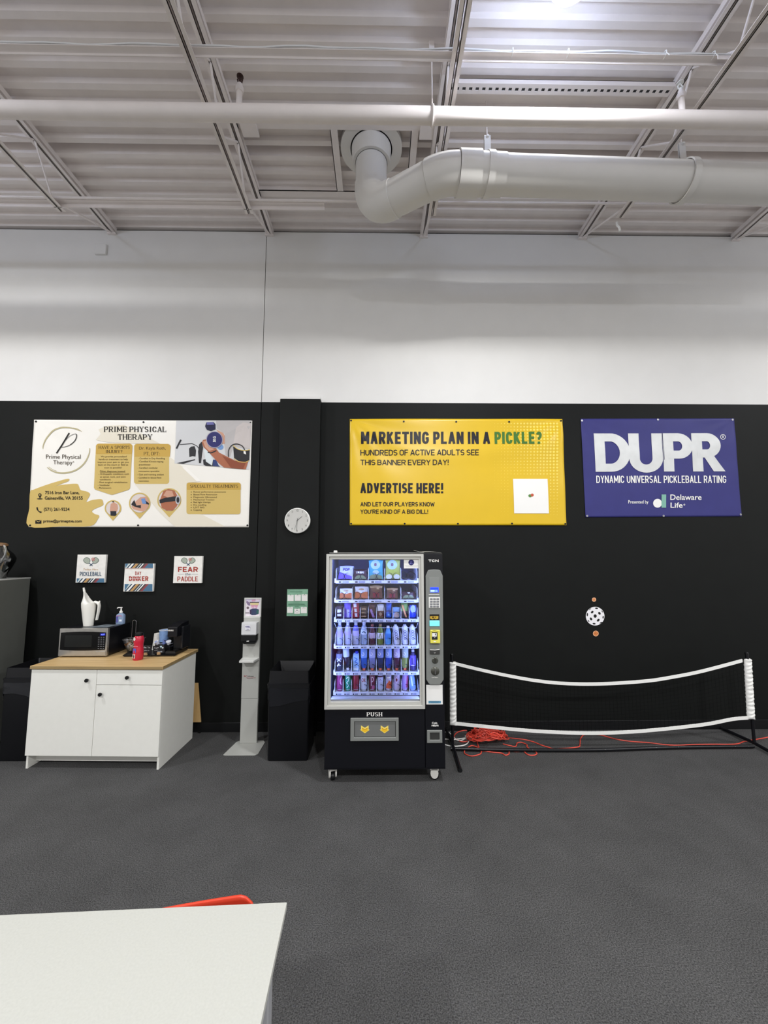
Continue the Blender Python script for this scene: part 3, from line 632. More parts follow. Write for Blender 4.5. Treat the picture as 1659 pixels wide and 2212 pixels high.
# dumbbell photograph
pr.zc = (370, 900, 9.217)
pr.poly([(110, 82), (1605, 82), (1560, 1055), (75, 935)], GREYP, 1)
pr.poly([(900, 85), (1600, 85), (1575, 660), (1240, 600), (1180, 800), (1090, 780), (1060, 560), (1075, 350), (920, 250)], GREYP2, 2)
pr.poly([(1240, 540), (1300, 220), (1440, 120), (1590, 150), (1575, 640), (1400, 610)], ink('#c6bebb'), 3)
pr.stroke([(180, 560), (420, 540), (520, 590), (600, 700)], 14, INKK, 3).stroke([(110, 640), (150, 560), (200, 465)], 34, INKK, 3)
pr.poly([(360, 640), (400, 600), (470, 590), (500, 680), (490, 800), (430, 790), (370, 810)], INKK, 3)
pr.poly([(560, 560), (610, 500), (640, 620), (620, 760), (600, 930), (560, 930), (540, 700)], INKK, 3)
pr.poly([(120, 930), (300, 890), (480, 850), (480, 870), (250, 945)], INKK, 3)
pr.poly([(640, 860), (800, 830), (980, 1000), (700, 985), (650, 960)], INKK, 3).poly([(650, 660), (720, 640), (840, 850), (820, 980), (700, 900)], ink('#d8e0e2'), 4).poly([(840, 860), (900, 860), (960, 1000), (840, 985)], ink('#2f3f73'), 4)
pr.circ(985, 610, 60, ink('#6f94c8'), 3, 55)
pr.poly([(900, 260), (1040, 330), (1070, 380), (1070, 550), (1020, 540), (1010, 400)], SKIN, 4)
pr.poly([(615, 520), (640, 470), (720, 450), (740, 600), (900, 640), (960, 720), (1280, 880), (1540, 900), (1490, 1055), (1060, 1018), (960, 940), (850, 820), (740, 700), (650, 610)], SKIN2, 5)
pr.poly([(640, 500), (710, 480), (760, 610), (880, 650), (760, 690), (680, 610)], SKIN, 6).poly([(1020, 780), (1250, 880), (1490, 930), (1440, 1045), (1200, 1030)], SKIN3, 6)
pr.stroke(spline([(735, 710), (800, 725), (905, 680)], 5), 22, INKK, 7)
pr.poly([(1240, 600), (1400, 680), (1570, 670), (1560, 880), (1480, 905), (1350, 890), (1260, 830)], INKK, 6)
pr.stroke(spline([(1240, 580), (1330, 650), (1460, 680), (1575, 665)], 5), 14, ink('#d9bb62'), 7).stroke(spline([(1250, 840), (1350, 900), (1470, 915), (1560, 880)], 5), 12, ink('#d9bb62'), 7)
pr.stroke(spline([(1150, 810), (1150, 680), (1210, 580), (1310, 550), (1420, 590), (1470, 670)], 5), 18, INKK, 8).poly([(1450, 690), (1490, 700), (1500, 760), (1450, 740)], INKW, 8)
pr.poly([(715, 120), (850, 115), (890, 160), (890, 260), (800, 295), (720, 270), (685, 200)], ink('#1d1d3f'), 7).poly([(720, 120), (845, 118), (870, 170), (720, 175)], ink('#6a6aa5'), 8)
pr.circ(870, 465, 156, NAVY, 8).ring(870, 465, 152, 166, ink('#a9a3b4'), 9)
pr.zc = (40, 890, 3.13)
v, f = text_geo('5KG', .02); x0, y0, x1, y1 = 1318, 168, 1338, 206
pr._put([(x0+(x1-x0)*(1-b), y1-(y1-y0)*a) for a, b in v], f, INKW, 10)
pr.done('dumbbell_photo', t)
# three pin shaped photographs
pr.zc = (190, 950, 8.295)
def pin(cx, cy, r, tip, fn):
    pr.poly(arc(cx, cy, r+26, r+26, PI*.86, PI*2.14, 24)+[(cx, tip)], GOLD, 1); pr.circ(cx, cy, r+6, ink('#a59a72'), 2); pr.circ(cx, cy, r, ink('#d9cfca'), 3); fn(); pr.done('pin_photo', t)
def ph1():
    pr.poly([(420, 1150), (460, 1130), (470, 1110), (490, 1130), (540, 1160), (550, 1230), (530, 1290), (405, 1290), (410, 1210)], SKIN, 4).poly([(415, 1280), (520, 1280), (525, 1345), (505, 1365), (420, 1360)], ink('#23252e'), 5).circ(462, 1112, 14, INKK, 5)
def ph2():
    pr.poly([(790, 1200), (870, 1100), (950, 1030), (1060, 1020), (1110, 1120), (1080, 1230), (1000, 1290), (830, 1250)], SKIN, 4).poly([(790, 1150), (840, 1080), (880, 1180), (960, 1170), (960, 1230), (850, 1200), (790, 1170)], INKK, 5).poly([(960, 1060), (1030, 1050), (1060, 1150), (990, 1150)], ink('#6d8fc4'), 6).poly([(1040, 1090), (1105, 1140), (1100, 1165), (1030, 1150)], INKK, 5)
def ph3():
    pr.poly([(1300, 1080), (1360, 920), (1450, 885), (1560, 910), (1610, 1000), (1650, 1080), (1600, 1200), (1530, 1270), (1420, 1270), (1330, 1220)], SKIN2, 4).poly([(1360, 1000), (1420, 910), (1520, 920), (1550, 1010), (1450, 1040)], SKIN, 5)
    pr.poly([(1290, 1080), (1400, 1040), (1640, 1010), (1650, 1090), (1500, 1110), (1400, 1120), (1300, 1140)], INKK, 6).circ(1625, 1080, 46, ink('#b9b9bd'), 7, 80).circ(1625, 1080, 26, INKK, 8, 52)
pin(458, 1230, 122, 1452, ph1); pin(935, 1140, 166, 1415, ph2); pin(1465, 1085, 190, 1392, ph3)
eyelets(t, dsp, [(79, 911), (311, 912.5), (541.5, 913), (66.3, 1135), (299.5, 1135), (535, 1135)], EYE)

# --- yellow advertising banner
t, dsp = banner('advertising_banner', 'bright yellow banner asking for a marketing plan in a pickle, middle of the three banners',
                [(755.7, 905.7), (1214, 905.7), (1222.8, 1134.7), (755.7, 1134.7)], VINYL_Y, .0060, 8)
pr = Print(flat_face(D), (740, 890, 3.318), dsp, lift=.0030)
DOT = ink('#f4dc66', .35)
for i in range(21):
    for j in range(30):
        x = 1088+i*23.5; y = 85+j*22.5; fade = max(0, (x-1060)/520)*max(0, 1-(y-60)/760)*1.4+.12
        r = min(8.5, 9.5*fade)
        if r > 1.4 and not (1205 < x < 1480 and 465 < y < 740) and x < 1555: pr.poly(ell(x, y, r*.95, r*.95, 8), DOT, -.8)
pr.done('dot_pattern', t)
DK = ink('#15131c', .35); GRN = ink('#43722f', .35)
def bt(s, x0, y0, x1, y1, m, b): caps(pr, s, x0, y0, x1, y1, m, b, 1)
bt('MARKETING PLAN IN A', 133, 143, 1056, 231, DK, .205); pr.done('headline_lettering', t)
bt('PICKLE?', 1088, 143, 1423, 231, GRN, .205); o = pr.done('headline_lettering', t); o['label'] = 'green PICKLE? lettering'
bt('HUNDREDS OF ACTIVE ADULTS SEE', 128, 272, 974, 313, DK, .155); pr.done('subtitle_lettering', t); bt('THIS BANNER EVERY DAY!', 128, 343, 758, 382, DK, .155); pr.done('subtitle_lettering', t)
bt('ADVERTISE HERE!', 128, 511, 720, 583, DK, .205); pr.done('advertise_lettering', t)
bt('AND LET OUR PLAYERS KNOW', 128, 647, 659, 677, DK, .165); pr.done('slogan_lettering', t); bt("YOU'RE KIND OF A BIG DILL!", 128, 700, 612, 730, DK, .165); pr.done('slogan_lettering', t)
pr.poly([(1219, 480), (1466, 480), (1475, 728), (1226, 728)], INKW, 1); pr.poly(ell(1340, 602, 13, 11), ink('#5f8a4a'), 2).poly(ell(1355, 597, 11, 11), ink('#c4593f'), 3).done('white_patch', t)
eyelets(t, dsp, [(758.5, 909), (872, 911.5), (985, 912), (1099, 912), (1211, 909.5), (758.5, 1131.5), (874, 1131.5), (988.7, 1131.5), (1105, 1131.2), (1220, 1132)], EYE)

# --- blue rating banner
t, dsp = banner('rating_banner', 'deep blue banner with giant silver DUPR letters, rightmost of the three banners',
                [(1253.8, 905), (1584.8, 904.2), (1601, 1115.5), (1264.4, 1117.6)], VINYL_B, .0026, 21)
pr = Print(flat_face(D), (1230, 890, 3.867), dsp, lift=.0030)
SIL = mat('silver_ink', '#d3d5d4', .42, metal=.15, noise=.05, nscale=9)
sh = lambda pts: [(x+(y-180)*.05, y) for x, y in pts]
KX = 87/67.0
def fat(pts, L=1): pr.stroke(pts, 67, SIL, L)
class _S:
    def __init__(s): s.b = pr.P
    def __enter__(s): pr.P = lambda x, y, l, b=s.b: b(x*KX+(y-180)*.05, y, l)
    def __exit__(s, *a): pr.P = s.b
q = lambda x: x/KX
with _S():
    # D
    fat([(q(243), 180), (q(243), 501)], 1)
    fat([(q(210), 214), (q(330), 214)]+arc(q(330), 340, q(452)-q(330), 127, -PI/2, PI/2, 20)+[(q(330), 467), (q(210), 467)], 2)
    # U
    fat([(q(530), 180), (q(530), 390)]+arc(q(626), 390, q(722)-q(626), 84, PI, 0, 18)+[(q(722), 390), (q(722), 180)], 1)
    # P
    fat([(q(814), 180), (q(814), 498)], 1); fat([(q(772), 213), (q(900), 213)]+arc(q(900), 286, q(974)-q(900), 72, -PI/2, PI/2, 16)+[(q(814), 358)], 2)
    # R
    fat([(q(1055), 180), (q(1055), 498)], 1); fat([(q(1015), 212), (q(1140), 212)]+arc(q(1140), 280, q(1208)-q(1140), 68, -PI/2, PI/2, 16)+[(q(1055), 348)], 2)
pr.poly([(1100, 345), (1185, 345), (1298, 497), (1200, 497)], SIL, 1)
pr.stroke([(772, 180), (788, 400)], 3, ink('#2d2d55'), 4)
pr.done('big_letters', t)
pr.ring(1277, 210, 18, 22, INKW, 1); caps(pr, 'R', 1270, 199, 1285, 221, INKW, .15, 1); pr.done('registered_mark', t)
caps(pr, 'DYNAMIC UNIVERSAL PICKLEBALL RATING', 220, 533, 1303, 594, INKW, .135, 1, lean=.03); pr.done('rating_lettering', t)
pr.text('Presented by', 486, 738, 655, 774, INKW, 1, .01); pr.done('presented_lettering', t); pr.text('Delaware', 838, 690, 1099, 736, INKW, 1, .014); pr.done('sponsor_lettering', t); pr.text('Life', 840, 757, 942, 801, INKW, 1, .014).ring(956, 775, 4, 7, INKW, 1); pr.done('sponsor_lettering', t)
pr.circ(731, 763, 37, INKW, 1).rect(764, 690, 803, 800, ink('#7fb5a4'), 2); pr.done('sponsor_logo', t)
eyelets(t, dsp, [(1256.3, 909), (1419.8, 907), (1581, 907.3), (1267.6, 1114.6), (1432.2, 1114.5), (1598, 1111.6)], EYE_S)

# ------------------------------------------------------------------ three small square wall signs
SIGN_W = mat('sign_whitewash', '#eceae4', .5, noise=.05, nscale=30); SIGN_E = mat('sign_edge', '#55524a', .6)
TEAL = ink('#39526a'); RUST = ink('#a8443c'); SAGE = ink('#a7b0a2'); SAGE2 = ink('#5f6a62'); TAN = ink('#c09863'); STBL = ink('#4b7391'); STGR = ink('#c8d4d2'); STNV = ink('#26374f'); STWH = ink('#f2f2ee'); STRD = ink('#8f4a4f'); STDK = ink('#4a4648')
def wsign(label, TL, BR):
    a = aty(*TL, D-.03); b = aty(*BR, D-.03); t = thing('wall_sign', label, 'sign', ((a.x+b.x)/2, D, b.z), 0, 'square slogan signs over the cabinet')
    mb = MB(); mb.box(a.x, D-.03, b.z, b.x, D, a.z, SIGN_W); mb.build('panel', t, bevel=.002)
    return t, Print(flat_face(D-.03), (150, 1190, 5.53))
def stripes(p, x0, y0, x1, y1):
    cols = [STGR, STNV, STWH, STNV, TAN, STDK, STGR, STNV, STWH, STDK, STRD, STBL]; wd = [26, 16, 26, 18, 34, 22, 12, 16, 16, 22, 30, 60]
    p.rect(x0, y0, x1, y1, STBL, 1); h = y1-y0; x = x0+14
    for c, w in zip(cols, wd):
        a, b = x, x+w; x += w
        q = [(max(x0, min(x1, a-h*.45)), y1), (max(x0, min(x1, b-h*.45)), y1), (max(x0, min(x1, b+h*.45)), y0), (max(x0, min(x1, a+h*.45)), y0)]
        p.poly(q, c, 2)
def paddles(p, cx, cy, s):
    for g in (-1, 1):
        P_ = lambda x, y: (cx+g*s*x, cy+s*y)
        p.poly([P_(*k) for k in spline([(10, 0), (22, -30), (60, -42), (92, -15), (88, 10), (60, 32), (28, 34)], 4, True)], SAGE2, 2); p.poly([P_(*k) for k in spline([(16, 0), (27, -25), (60, -36), (85, -13), (82, 8), (58, 26), (30, 28)], 4, True)], SAGE, 3)
        p.stroke([P_(26, 26), P_(-18, 62)], 9*s, TEAL, 4)
    p.circ(cx+25*s, cy-18*s, 20*s, RUST, 5)
    for k in range(6): p.circ(cx+25*s+11*s*math.cos(k), cy-18*s+11*s*math.sin(k), 4*s, STWH, 6, n=8)
t, p = wsign('white square sign reading Todays Hero PICKLEBALL with two paddles, leftmost of three', (167.5, 1198.1), (225.5, 1258.7))
paddles(p, 260, 118, 1.0); p.done('paddle_print', t); p.text('Todays Hero', 168, 208, 342, 240, TAN, 2, .0, .3); caps(p, 'PICKLEBALL', 124, 250, 383, 300, TEAL, .15, 2); p.done('lettering', t); stripes(p, 88, 328, 415, 378); p.done('stripe_print', t)
t, p = wsign('square sign reading DAY DINKER between two striped bands, middle of three', (270, 1217.5), (330, 1277.7))
stripes(p, 668, 152, 998, 207); p.done('stripe_print', t); stripes(p, 660, 395, 992, 482); p.done('stripe_print', t)
p.rect(664, 212, 996, 215, RUST, 1); caps(p, 'DAY', 785, 246, 858, 287, RUST, .15, 2); caps(p, 'DINKER', 711, 303, 944, 360, RUST, .23, 2)
p.poly([(711, 331), (800, 328), (870, 322), (870, 325), (800, 333), (711, 336)], ink('#eceae4'), 3); p.done('lettering', t)
t, p = wsign('white square sign reading FEAR the PADDLE in red, rightmost of three', (376.5, 1201.2), (435.2, 1259.8))
paddles(p, 1420, 118, .92); p.done('paddle_print', t); caps(p, 'FEAR', 1297, 190, 1537, 252, RUST, .25, 2); p.text('the', 1383, 262, 1447, 292, TEAL, 2, .0, .3); caps(p, 'PADDLE', 1290, 306, 1535, 364, RUST, .17, 2)
p.rect(1296, 276, 1374, 278, TEAL, 2).rect(1457, 276, 1537, 278, TEAL, 2); p.done('lettering', t)

# ------------------------------------------------------------------ clock and green poster on the pillar
cc = aty(643.6, 1125, PY); CR = .141
t = thing('wall_clock', 'round white wall clock with black numerals high on the black pillar', 'clock', (cc.x, PY, cc.z))
mb = MB(); mb.lathe([(0, -.035), (CR-.012, -.035), (CR-.008, -.045), (CR, -.04), (CR, 0), (0, 0)], WHITE_PLASTIC, 48, (cc.x, PY, cc.z), 'y'); mb.build('case', t, smooth=True)
mb = MB(); mb.lathe([(0, -.001), (CR-.013, -.001), (CR-.013, 0), (0, 0)], mat('clock_face', '#f1f0ec', .5), 48, (cc.x, PY-.0355, cc.z), 'y'); mb.build('dial', t)
p = Print(lambda x, y: Vector((cc.x+x, PY-.037, cc.z+y)), lift=.0005)
for h in range(1, 13):
    a = PI/2-h*PI/6; r = CR*.80; x, y = r*math.cos(a), r*math.sin(a); w = {1: .0028, 11: .011}.get(h, .010 if h < 10 else .019); p.text(str(h), x-w/2 if h < 10 else x-w/2, y+.0115, x+w/2, y-.0115, BLK, 1, .01)
p.done('numerals', t)
for nm, dx, dy, w, tl in (('hour_hand', .052, .046, .004, .15), ('minute_hand', -.004, -.108, .0035, .2), ('second_hand', -.028, -.104, .0018, .3)):
    p.stroke([(-dx*tl, -dy*tl), (dx, dy)], w, BLK, 3 if nm != 'second_hand' else 5); p.done(nm, t)
mb = MB(); mb.add([Vector((cc.x+(CR-.012)*math.cos(2*PI*i/40), PY-.0425, cc.z+(CR-.012)*math.sin(2*PI*i/40))) for i in range(40)], [tuple(range(40))], thin_glass('clock_glass')); mb.build('glass', t)
a = aty(620.5, 1272.8, PY); b = aty(664.3, 1330.5, PY)
t = thing('green_poster', 'small green poster with six white cards on the black pillar above the bin', 'poster', ((a.x+b.x)/2, PY, b.z))
mb = MB(); mb.box(a.x, PY-.002, b.z, b.x, PY, a.z, mat('poster_green', '#7fae92', .5, noise=.22, nscale=9)); mb.build('sheet', t)
p = Print(flat_face(PY-.002), (610, 1265, 23.7)); PGR = ink('#33684a'); PG2 = ink('#9a9597')
p.stroke([(390, 312), (700, 318), (1020, 312)], 22, PGR, 1).stroke([(300, 950), (700, 945), (1140, 950)], 26, PGR, 1).stroke([(300, 1010), (1190, 1005)], 22, PGR, 1).stroke([(640, 1060), (840, 1060)], 18, PGR, 1); p.done('text_lines', t)
for x0, y0, x1, y1 in ((265, 470, 580, 785), (630, 465, 945, 775), (985, 450, 1285, 785), (245, 1090, 545, 1400), (610, 1180, 900, 1435), (945, 1095, 1250, 1415)):
    p.rect(x0, y0, x1, y1, INKW, 2).circ((x0+x1)/2, y0+8, 18, PGR, 3)
    if y0 == 1180: p.poly([(680, 1290), (745, 1230), (830, 1290)], PG2, 3).stroke(spline([(650, 1310), (745, 1390), (860, 1310)], 5), 10, PG2, 3)
    else: p.rect(x0+50, y0+55, x1-50, y0+66, PG2, 3)
    p.done('white_card', t)

# ------------------------------------------------------------------ ball decals
DW = mat('decal_white', '#f4f3f6', .5); DO = ink('#d9874c'); DO2 = ink('#e8b590'); DH = ink('#141414'); DBR = ink('#7a3014')
p = Print(flat_face(D), (1250, 1280, 20.11))
p.circ(715, 1025, 405, DW, 0, n=48)
for x, y, rx, ry, an in ((715, 1020, 68, 76, 0), (585, 850, 66, 48, -.75), (900, 900, 66, 50, 1.0), (535, 1145, 68, 48, 1.0), (850, 1200, 70, 50, -.75), (775, 685, 66, 32, .1), (668, 1352, 68, 36, .12), (376, 958, 30, 72, .05), (1060, 1072, 28, 66, .05), (495, 720, 58, 16, -.62), (1020, 820, 56, 16, .95), (425, 1230, 62, 18, .95), (965, 1310, 62, 22, -.45)):
    p.poly([(x+u*math.cos(an)-v*math.sin(an), y+u*math.sin(an)+v*math.cos(an)) for u, v in ell(0, 0, rx, ry, 20)], DH, 1)
o = p.mb.build('ball_decal'); tag(o, 'large white pickleball decal with black holes on the black wall', 'wall decal'); p.mb = MB()
p.circ(668, 307, 92, DO2, 0).circ(668, 307, 66, DO, 1)
for k in range(5): p.circ(668+50*math.cos(k*1.257), 307+50*math.sin(k*1.257), 13, DO2, 2, n=8)
o = p.mb.build('ball_decal'); tag(o, 'tiny orange ball decal above the white one', 'wall decal', 'small orange ball decals'); p.mb = MB()
p.circ(743, 1778, 124, DO2, 0).circ(743, 1778, 100, DO, 1)
for x, y in ((743, 1775), (735, 1705), (755, 1843), (675, 1785), (812, 1768)): p.circ(x, y, 17, DBR, 2, n=10)
o = p.mb.build('ball_decal'); tag(o, 'small orange ball decal below the white one', 'wall decal', 'small orange ball decals'); p.mb = MB()
# ------------------------------------------------------------------ vending machine
VY = 3.66; VX0, VX1 = -.459, .573; VZ0, VZ1 = .128, 1.944; VB = 4.44
CABM = mat('machine_black', '#0d0e14', .38, spec=.35); CABI = mat('machine_inside', '#6f7690', .6); CABK = mat('machine_back', '#566090', .6)
FX0, FX1, FZ0, FZ1 = VX0-.004, .402, .612, VZ1-.006              # silver door frame
GX0, GX1, GZ0, GZ1 = -.412, .358, .672, 1.890                     # glass opening
vm = thing('vending_machine', 'black vending machine with silver framed lit window full of snacks and drinks', 'vending machine', ((VX0+VX1)/2, (VY+VB)/2, 0))
mb = MB()                                                          # shell around the hollow display
mb.box(VX0, VY+.03, VZ0, VX0+.03, VB, VZ1, CABM); mb.box(VX1-.03, VY+.03, VZ0, VX1, VB, VZ1, CABM)
mb.box(VX0, VB-.03, VZ0, VX1, VB, VZ1, CABM); mb.box(VX0, VY+.03, VZ1-.03, VX1, VB, VZ1, CABM); mb.box(VX0, VY+.03, VZ0, VX1, VB, VZ0+.03, CABM)
mb.build('body', vm, bevel=.003)
mb = MB(); mb.box(-.44, VY+.04, .60, -.425, VB-.04, 1.93, CABI); mb.box(.372, VY+.04, .60, .387, VB-.04, 1.93, CABI)
mb.box(-.425, VB-.06, .60, .372, VB-.04, 1.93, CABK); mb.box(-.44, VY+.04, 1.905, .387, VB-.04, 1.925, CABI); mb.box(-.44, VY+.04, .60, .387, VB-.04, .615, CABI); mb.build('inner_liner', vm)
mb = MB(); mb.box(VX0, VY, VZ0, .400, VY+.03, FZ0, CABM); mb.build('lower_door_panel', vm, bevel=.003)
mb = MB(); mb.box(.404, VY, VZ0+.0, VX1, VY+.03, VZ1, CABM); mb.build('control_door', vm, bevel=.004)
mb = MB(); mb.box(VX0, VY+.005, VZ0-.012, VX1, VB, VZ0, CABM); mb.build('bottom_rail', vm)
mb = MB(); mb.box(-.44, VY+.02, VZ1, .41, VB-.05, VZ1+.007, mat('machine_top', '#8b8b88', .5)); mb.build('top_panel', vm)
def frame(mb, x0, x1, z0, z1, a0, a1, c0, c1, y0, y1, m):         # mitred frame, outer x0..x1, z0..z1, inner a0..a1, c0..c1
    O = [(x0, z0), (x1, z0), (x1, z1), (x0, z1)]; I = [(a0, c0), (a1, c0), (a1, c1), (a0, c1)]
    v = [(x, y0, z) for x, z in O]+[(x, y0, z) for x, z in I]+[(x, y1, z) for x, z in O]+[(x, y1, z) for x, z in I]; f = []
    for i in range(4):
        j = (i+1) % 4; f += [(i, j, 4+j, 4+i), (i+8, 12+i, 12+j, j+8), (i, i+8, j+8, j), (4+i, 4+j, 12+j, 12+i)]
    mb.add(v, f, m)
mb = MB(); frame(mb, FX0, FX1, FZ0, FZ1, FX0+.026, FX1-.024, FZ0+.032, FZ1-.024, VY-.018, VY+.03, SILVER); mb.build('door_frame', vm, bevel=.003)
mb = MB(); frame(mb, FX0+.026, FX1-.024, FZ0+.032, FZ1-.024, GX0, GX1, GZ0, GZ1, VY-.006, VY+.03, SILVER); mb.build('glazing_bead', vm, bevel=.003)
mb = MB(); mb.box(GX0, VY+.01, GZ0-.005, GX1, VY+.016, GZ1+.005, thin_glass('window_glass', (.97, .98, 1))); mb.build('window_pane', vm)
STRIP = mat('led_strip', '#ffffff', .4, emit=(150, 172, 255), es=52.0)
for x in (-.4245, .3645):
    mb = MB(); mb.box(x, VY+.031, .70, x+.007, VY+.044, 1.88, STRIP); mb.build('light_strip', vm)
mb = MB(); mb.box(-.40, VY+.031, 1.894, .35, VY+.044, 1.901, STRIP); mb.build('light_strip', vm)  # extra strip along the top, added only to brighten the goods
mb = MB(); mb.box(GX0, VY+.02, GZ0-.01, GX1, VY+.10, GZ0+.012, SILVER); mb.build('inner_sill', vm)

SY = 3.80                                                           # shelf fronts
SHW = mat('shelf_white', '#e6e8f2', .45); STRIPW = mat('price_strip', '#d7dbe6', .4); DIVW = mat('divider_white', '#e9ecf6', .4); COIL = mat('coil_steel', '#2a2c38', .35, metal=.6)
zc = lambda x, y: (690+x/5.925, 1180+y/5.925)
ROWS = [(440, 475, 5, .112), (690, 722, 5, .112), (940, 972, 10, .105), (1278, 1312, 10, .110), (1615, 1650, 10, .105), (1875, 1908, 10, .10)]
SX0 = aty(*zc(206, 800), SY).x; SX1 = aty(*zc(1254, 800), SY).x; TOPS = []
def helix(r, turns, pitch, flip):
    mb = MB(); n = int(turns*20)
    mb.tube([(flip*r*math.sin(2*PI*i/20), pitch*i/20, r+r*math.cos(2*PI*i/20)) for i in range(n+1)], .0022, COIL, 5); return mb
coil_mesh = {}
for r_, (ya, yb, ns, dh) in enumerate(ROWS):
    zt = aty(*zc(700, ya), SY).z; zb = aty(*zc(700, yb), SY).z; TOPS.append(zt)
    mb = MB(); mb.box(SX0-.006, SY+.004, zt-.008, SX1+.006, VB-.07, zt, SHW)
    for x in (SX0-.012, SX1): mb.box(x, SY-.002, zt-.02, x+.012, SY+.05, zt+.02, SHW)
    sh_ = mb.build('shelf', vm)
    mb = MB(); mb.box(SX0, SY, zb, SX1, SY+.004, zt+.002, STRIPW); ps = mb.build('price_strip', sh_)
    p = Print(lambda x, y, zb=zb, zt=zt: Vector((SX0+x*(SX1-SX0), SY, zb+(zt-zb)*y)), lift=.0006)
    for i in range(ns):
        u = (i+.18)/ns; du = 1/ns
        p.rect(u, .25, u+.16*du, .75, ink('#2a2c3a'), 1).rect(u+.22*du, .2, u+.62*du, .8, ink('#8d93ad'), 1)
    p.done('price_tags', sh_)
    mb = MB()
    for i in range(ns+1):
        x = SX0+(SX1-SX0)*i/ns
        o = [(SY+.005, zt), (SY+.005, zt+dh*.75), (SY+.02, zt+dh*.93), (SY+.05, zt+dh), (SY+.40, zt+dh), (SY+.40, zt)]
        v = [(x-.0018, a, b) for a, b in o]+[(x+.0018, a, b) for a, b in o]; n = len(o)
        mb.add(v, [tuple(range(n)), tuple(range(2*n-1, n-1, -1))]+[(k, (k+1) % n, n+(k+1) % n, n+k) for k in range(n)], DIVW)
    mb.build('dividers', sh_)
    w = (SX1-SX0)/ns
    for i in range(ns):
        for s in ((-.25, .25) if ns == 5 else (0,)):
            r = .034 if ns == 5 else .031; key = (ns == 5, s > 0)
            x = SX0+w*(i+.5+s*.95)
            if key not in coil_mesh:
                c = helix(r, 4, .082, -1 if s > 0 else 1).build('coil', vm, local=True, smooth=True); coil_mesh[key] = c
            else: c = coil_mesh[key].copy(); C.objects.link(c); c.parent = vm
            c.location = (x-vm.location.x, SY+.016-vm.location.y, zt+.003)
mb = MB(); g = [aty(*zc(*q_), SY-.012) for q_ in ((193, 985), (216, 1044), (1240, 1044), (1258, 985))]; mb.tube(g, .0022, DIVW, 6); mb.build('guard_wire', vm)

# control panel
gp = lambda Y: flat_face(Y)
za = lambda x, y: (905+x/13.83, 1190+y/13.83); zb_ = lambda x, y: (905+x/11.646, 1340+y/11.646)
Q = lambda pt, Y=VY: (aty(pt[0], pt[1], Y).x, aty(pt[0], pt[1], Y).z)
PYF = VY-.016
mb = MB(); out = [Q(za(*k)) for k in ((195, 745), (265, 575), (330, 560), (450, 552), (570, 560), (630, 575), (705, 745))]+[Q(zb_(*k)) for k in ((613, 1480), (560, 1570), (510, 1602), (280, 1602), (235, 1570), (180, 1480))]
mb.prism(out, PYF, VY, GREY_PLASTIC); cp = mb.build('control_panel', vm, bevel=.004)
def vbox(nm, a, b, y0, y1, m, par=None, bev=.001):
    (x0, z1), (x1, z0) = Q(a), Q(b); mb = MB(); mb.box(min(x0, x1), y0, min(z0, z1), max(x0, x1), y1, max(z0, z1), m); return mb.build(nm, par or cp, bevel=bev)
vbox('screen_recess', za(298, 780), za(602, 1265), PYF-.0015, PYF, mat('panel_grey_light', '#878a87', .3))
dsp_ = vbox('display', za(330, 1085), za(578, 1235), PYF-.003, PYF, mat('lcd_blue', '#1020ff', .3, emit=(24, 60, 255), es=1.6))
p = Print(gp(PYF-.003), (905, 1190, 13.83)); LCDL = mat('lcd_light', '#aaccff', .3, emit=(120, 175, 255), es=1.6)
p.rect(345, 1165, 470, 1222, LCDL, 1).rect(485, 1200, 560, 1215, LCDL, 1).rect(480, 1165, 555, 1180, LCDL, 1); p.done('display_text', cp)
p.rect(292, 1298, 610, 1312, INKW, 8); p.done('light_line', cp)
kp = vbox('keypad', za(285, 1372), za(622, 1695), PYF-.004, PYF, WHITE_PLASTIC)
KEY = mat('key_grey', '#8e9094', .3, metal=.4)
for r_ in range(4):
    for c_ in range(3):
        x, y = 320+c_*96, 1402+r_*74; vbox('key', za(x, y), za(x+78, y+54), PYF-.009, PYF-.004, KEY, kp, .002)
vbox('bill_slot', za(312, 1885), za(602, 2060), PYF-.002, PYF, mat('bill_black', '#161208', .4))
p = Print(gp(PYF-.002), (905, 1190, 13.83)); p.poly([(330, 1950), (580, 1945), (578, 2025), (500, 2045), (455, 2020), (410, 2045), (332, 2025)], ink('#c8a43a'), 1).circ(420, 1985, 28, ink('#5c430c'), 2).circ(490, 1985, 20, ink('#8a6a1c'), 2); p.done('bill_emblem', cp)
(x0, z1) = Q(za(308, 2070)); (x1, z0) = Q(zb_(508, 135)); mb = MB(); mb.box(x0, PYF-.012, z0, x1, PYF, z1, mat('lit_cyan', '#7fe8ee', .3, emit=(90, 215, 235), es=.7)); mb.build('bill_bezel', cp, bevel=.003)
YEL = mat('reader_yellow', '#e9df5a', .35)
mb = MB(); a, b = Q(zb_(270, 228)), Q(zb_(515, 550)); mb.box(a[0], PYF-.03, b[1], b[0], PYF, a[1], YEL); cr = mb.build('card_reader', cp, bevel=.003)
p = Print(gp(PYF-.03), (905, 1340, 11.646)); p.rect(322, 300, 468, 488, INKK, 1).poly(rrect(330, 318, 445, 408, 10), INKW, 2).poly([(405, 330), (430, 330), (420, 380), (405, 380)], INKK, 3).circ(397, 435, 9, INKW, 2).poly([(300, 285), (390, 262), (490, 285), (490, 272), (390, 250), (300, 272)], ink('#a59a2a'), 1).poly([(355, 545), (398, 515), (440, 545)], INKW, 1); p.done('reader_screen', cr)
mb = MB(); a, b = Q(zb_(268, 715)), Q(zb_(515, 838)); mb.box(a[0], PYF-.012, b[1], b[0], PYF, a[1], mat('slot_dark', '#3d3d3c', .3)); co = mb.build('coin_slot', cp, bevel=.004)
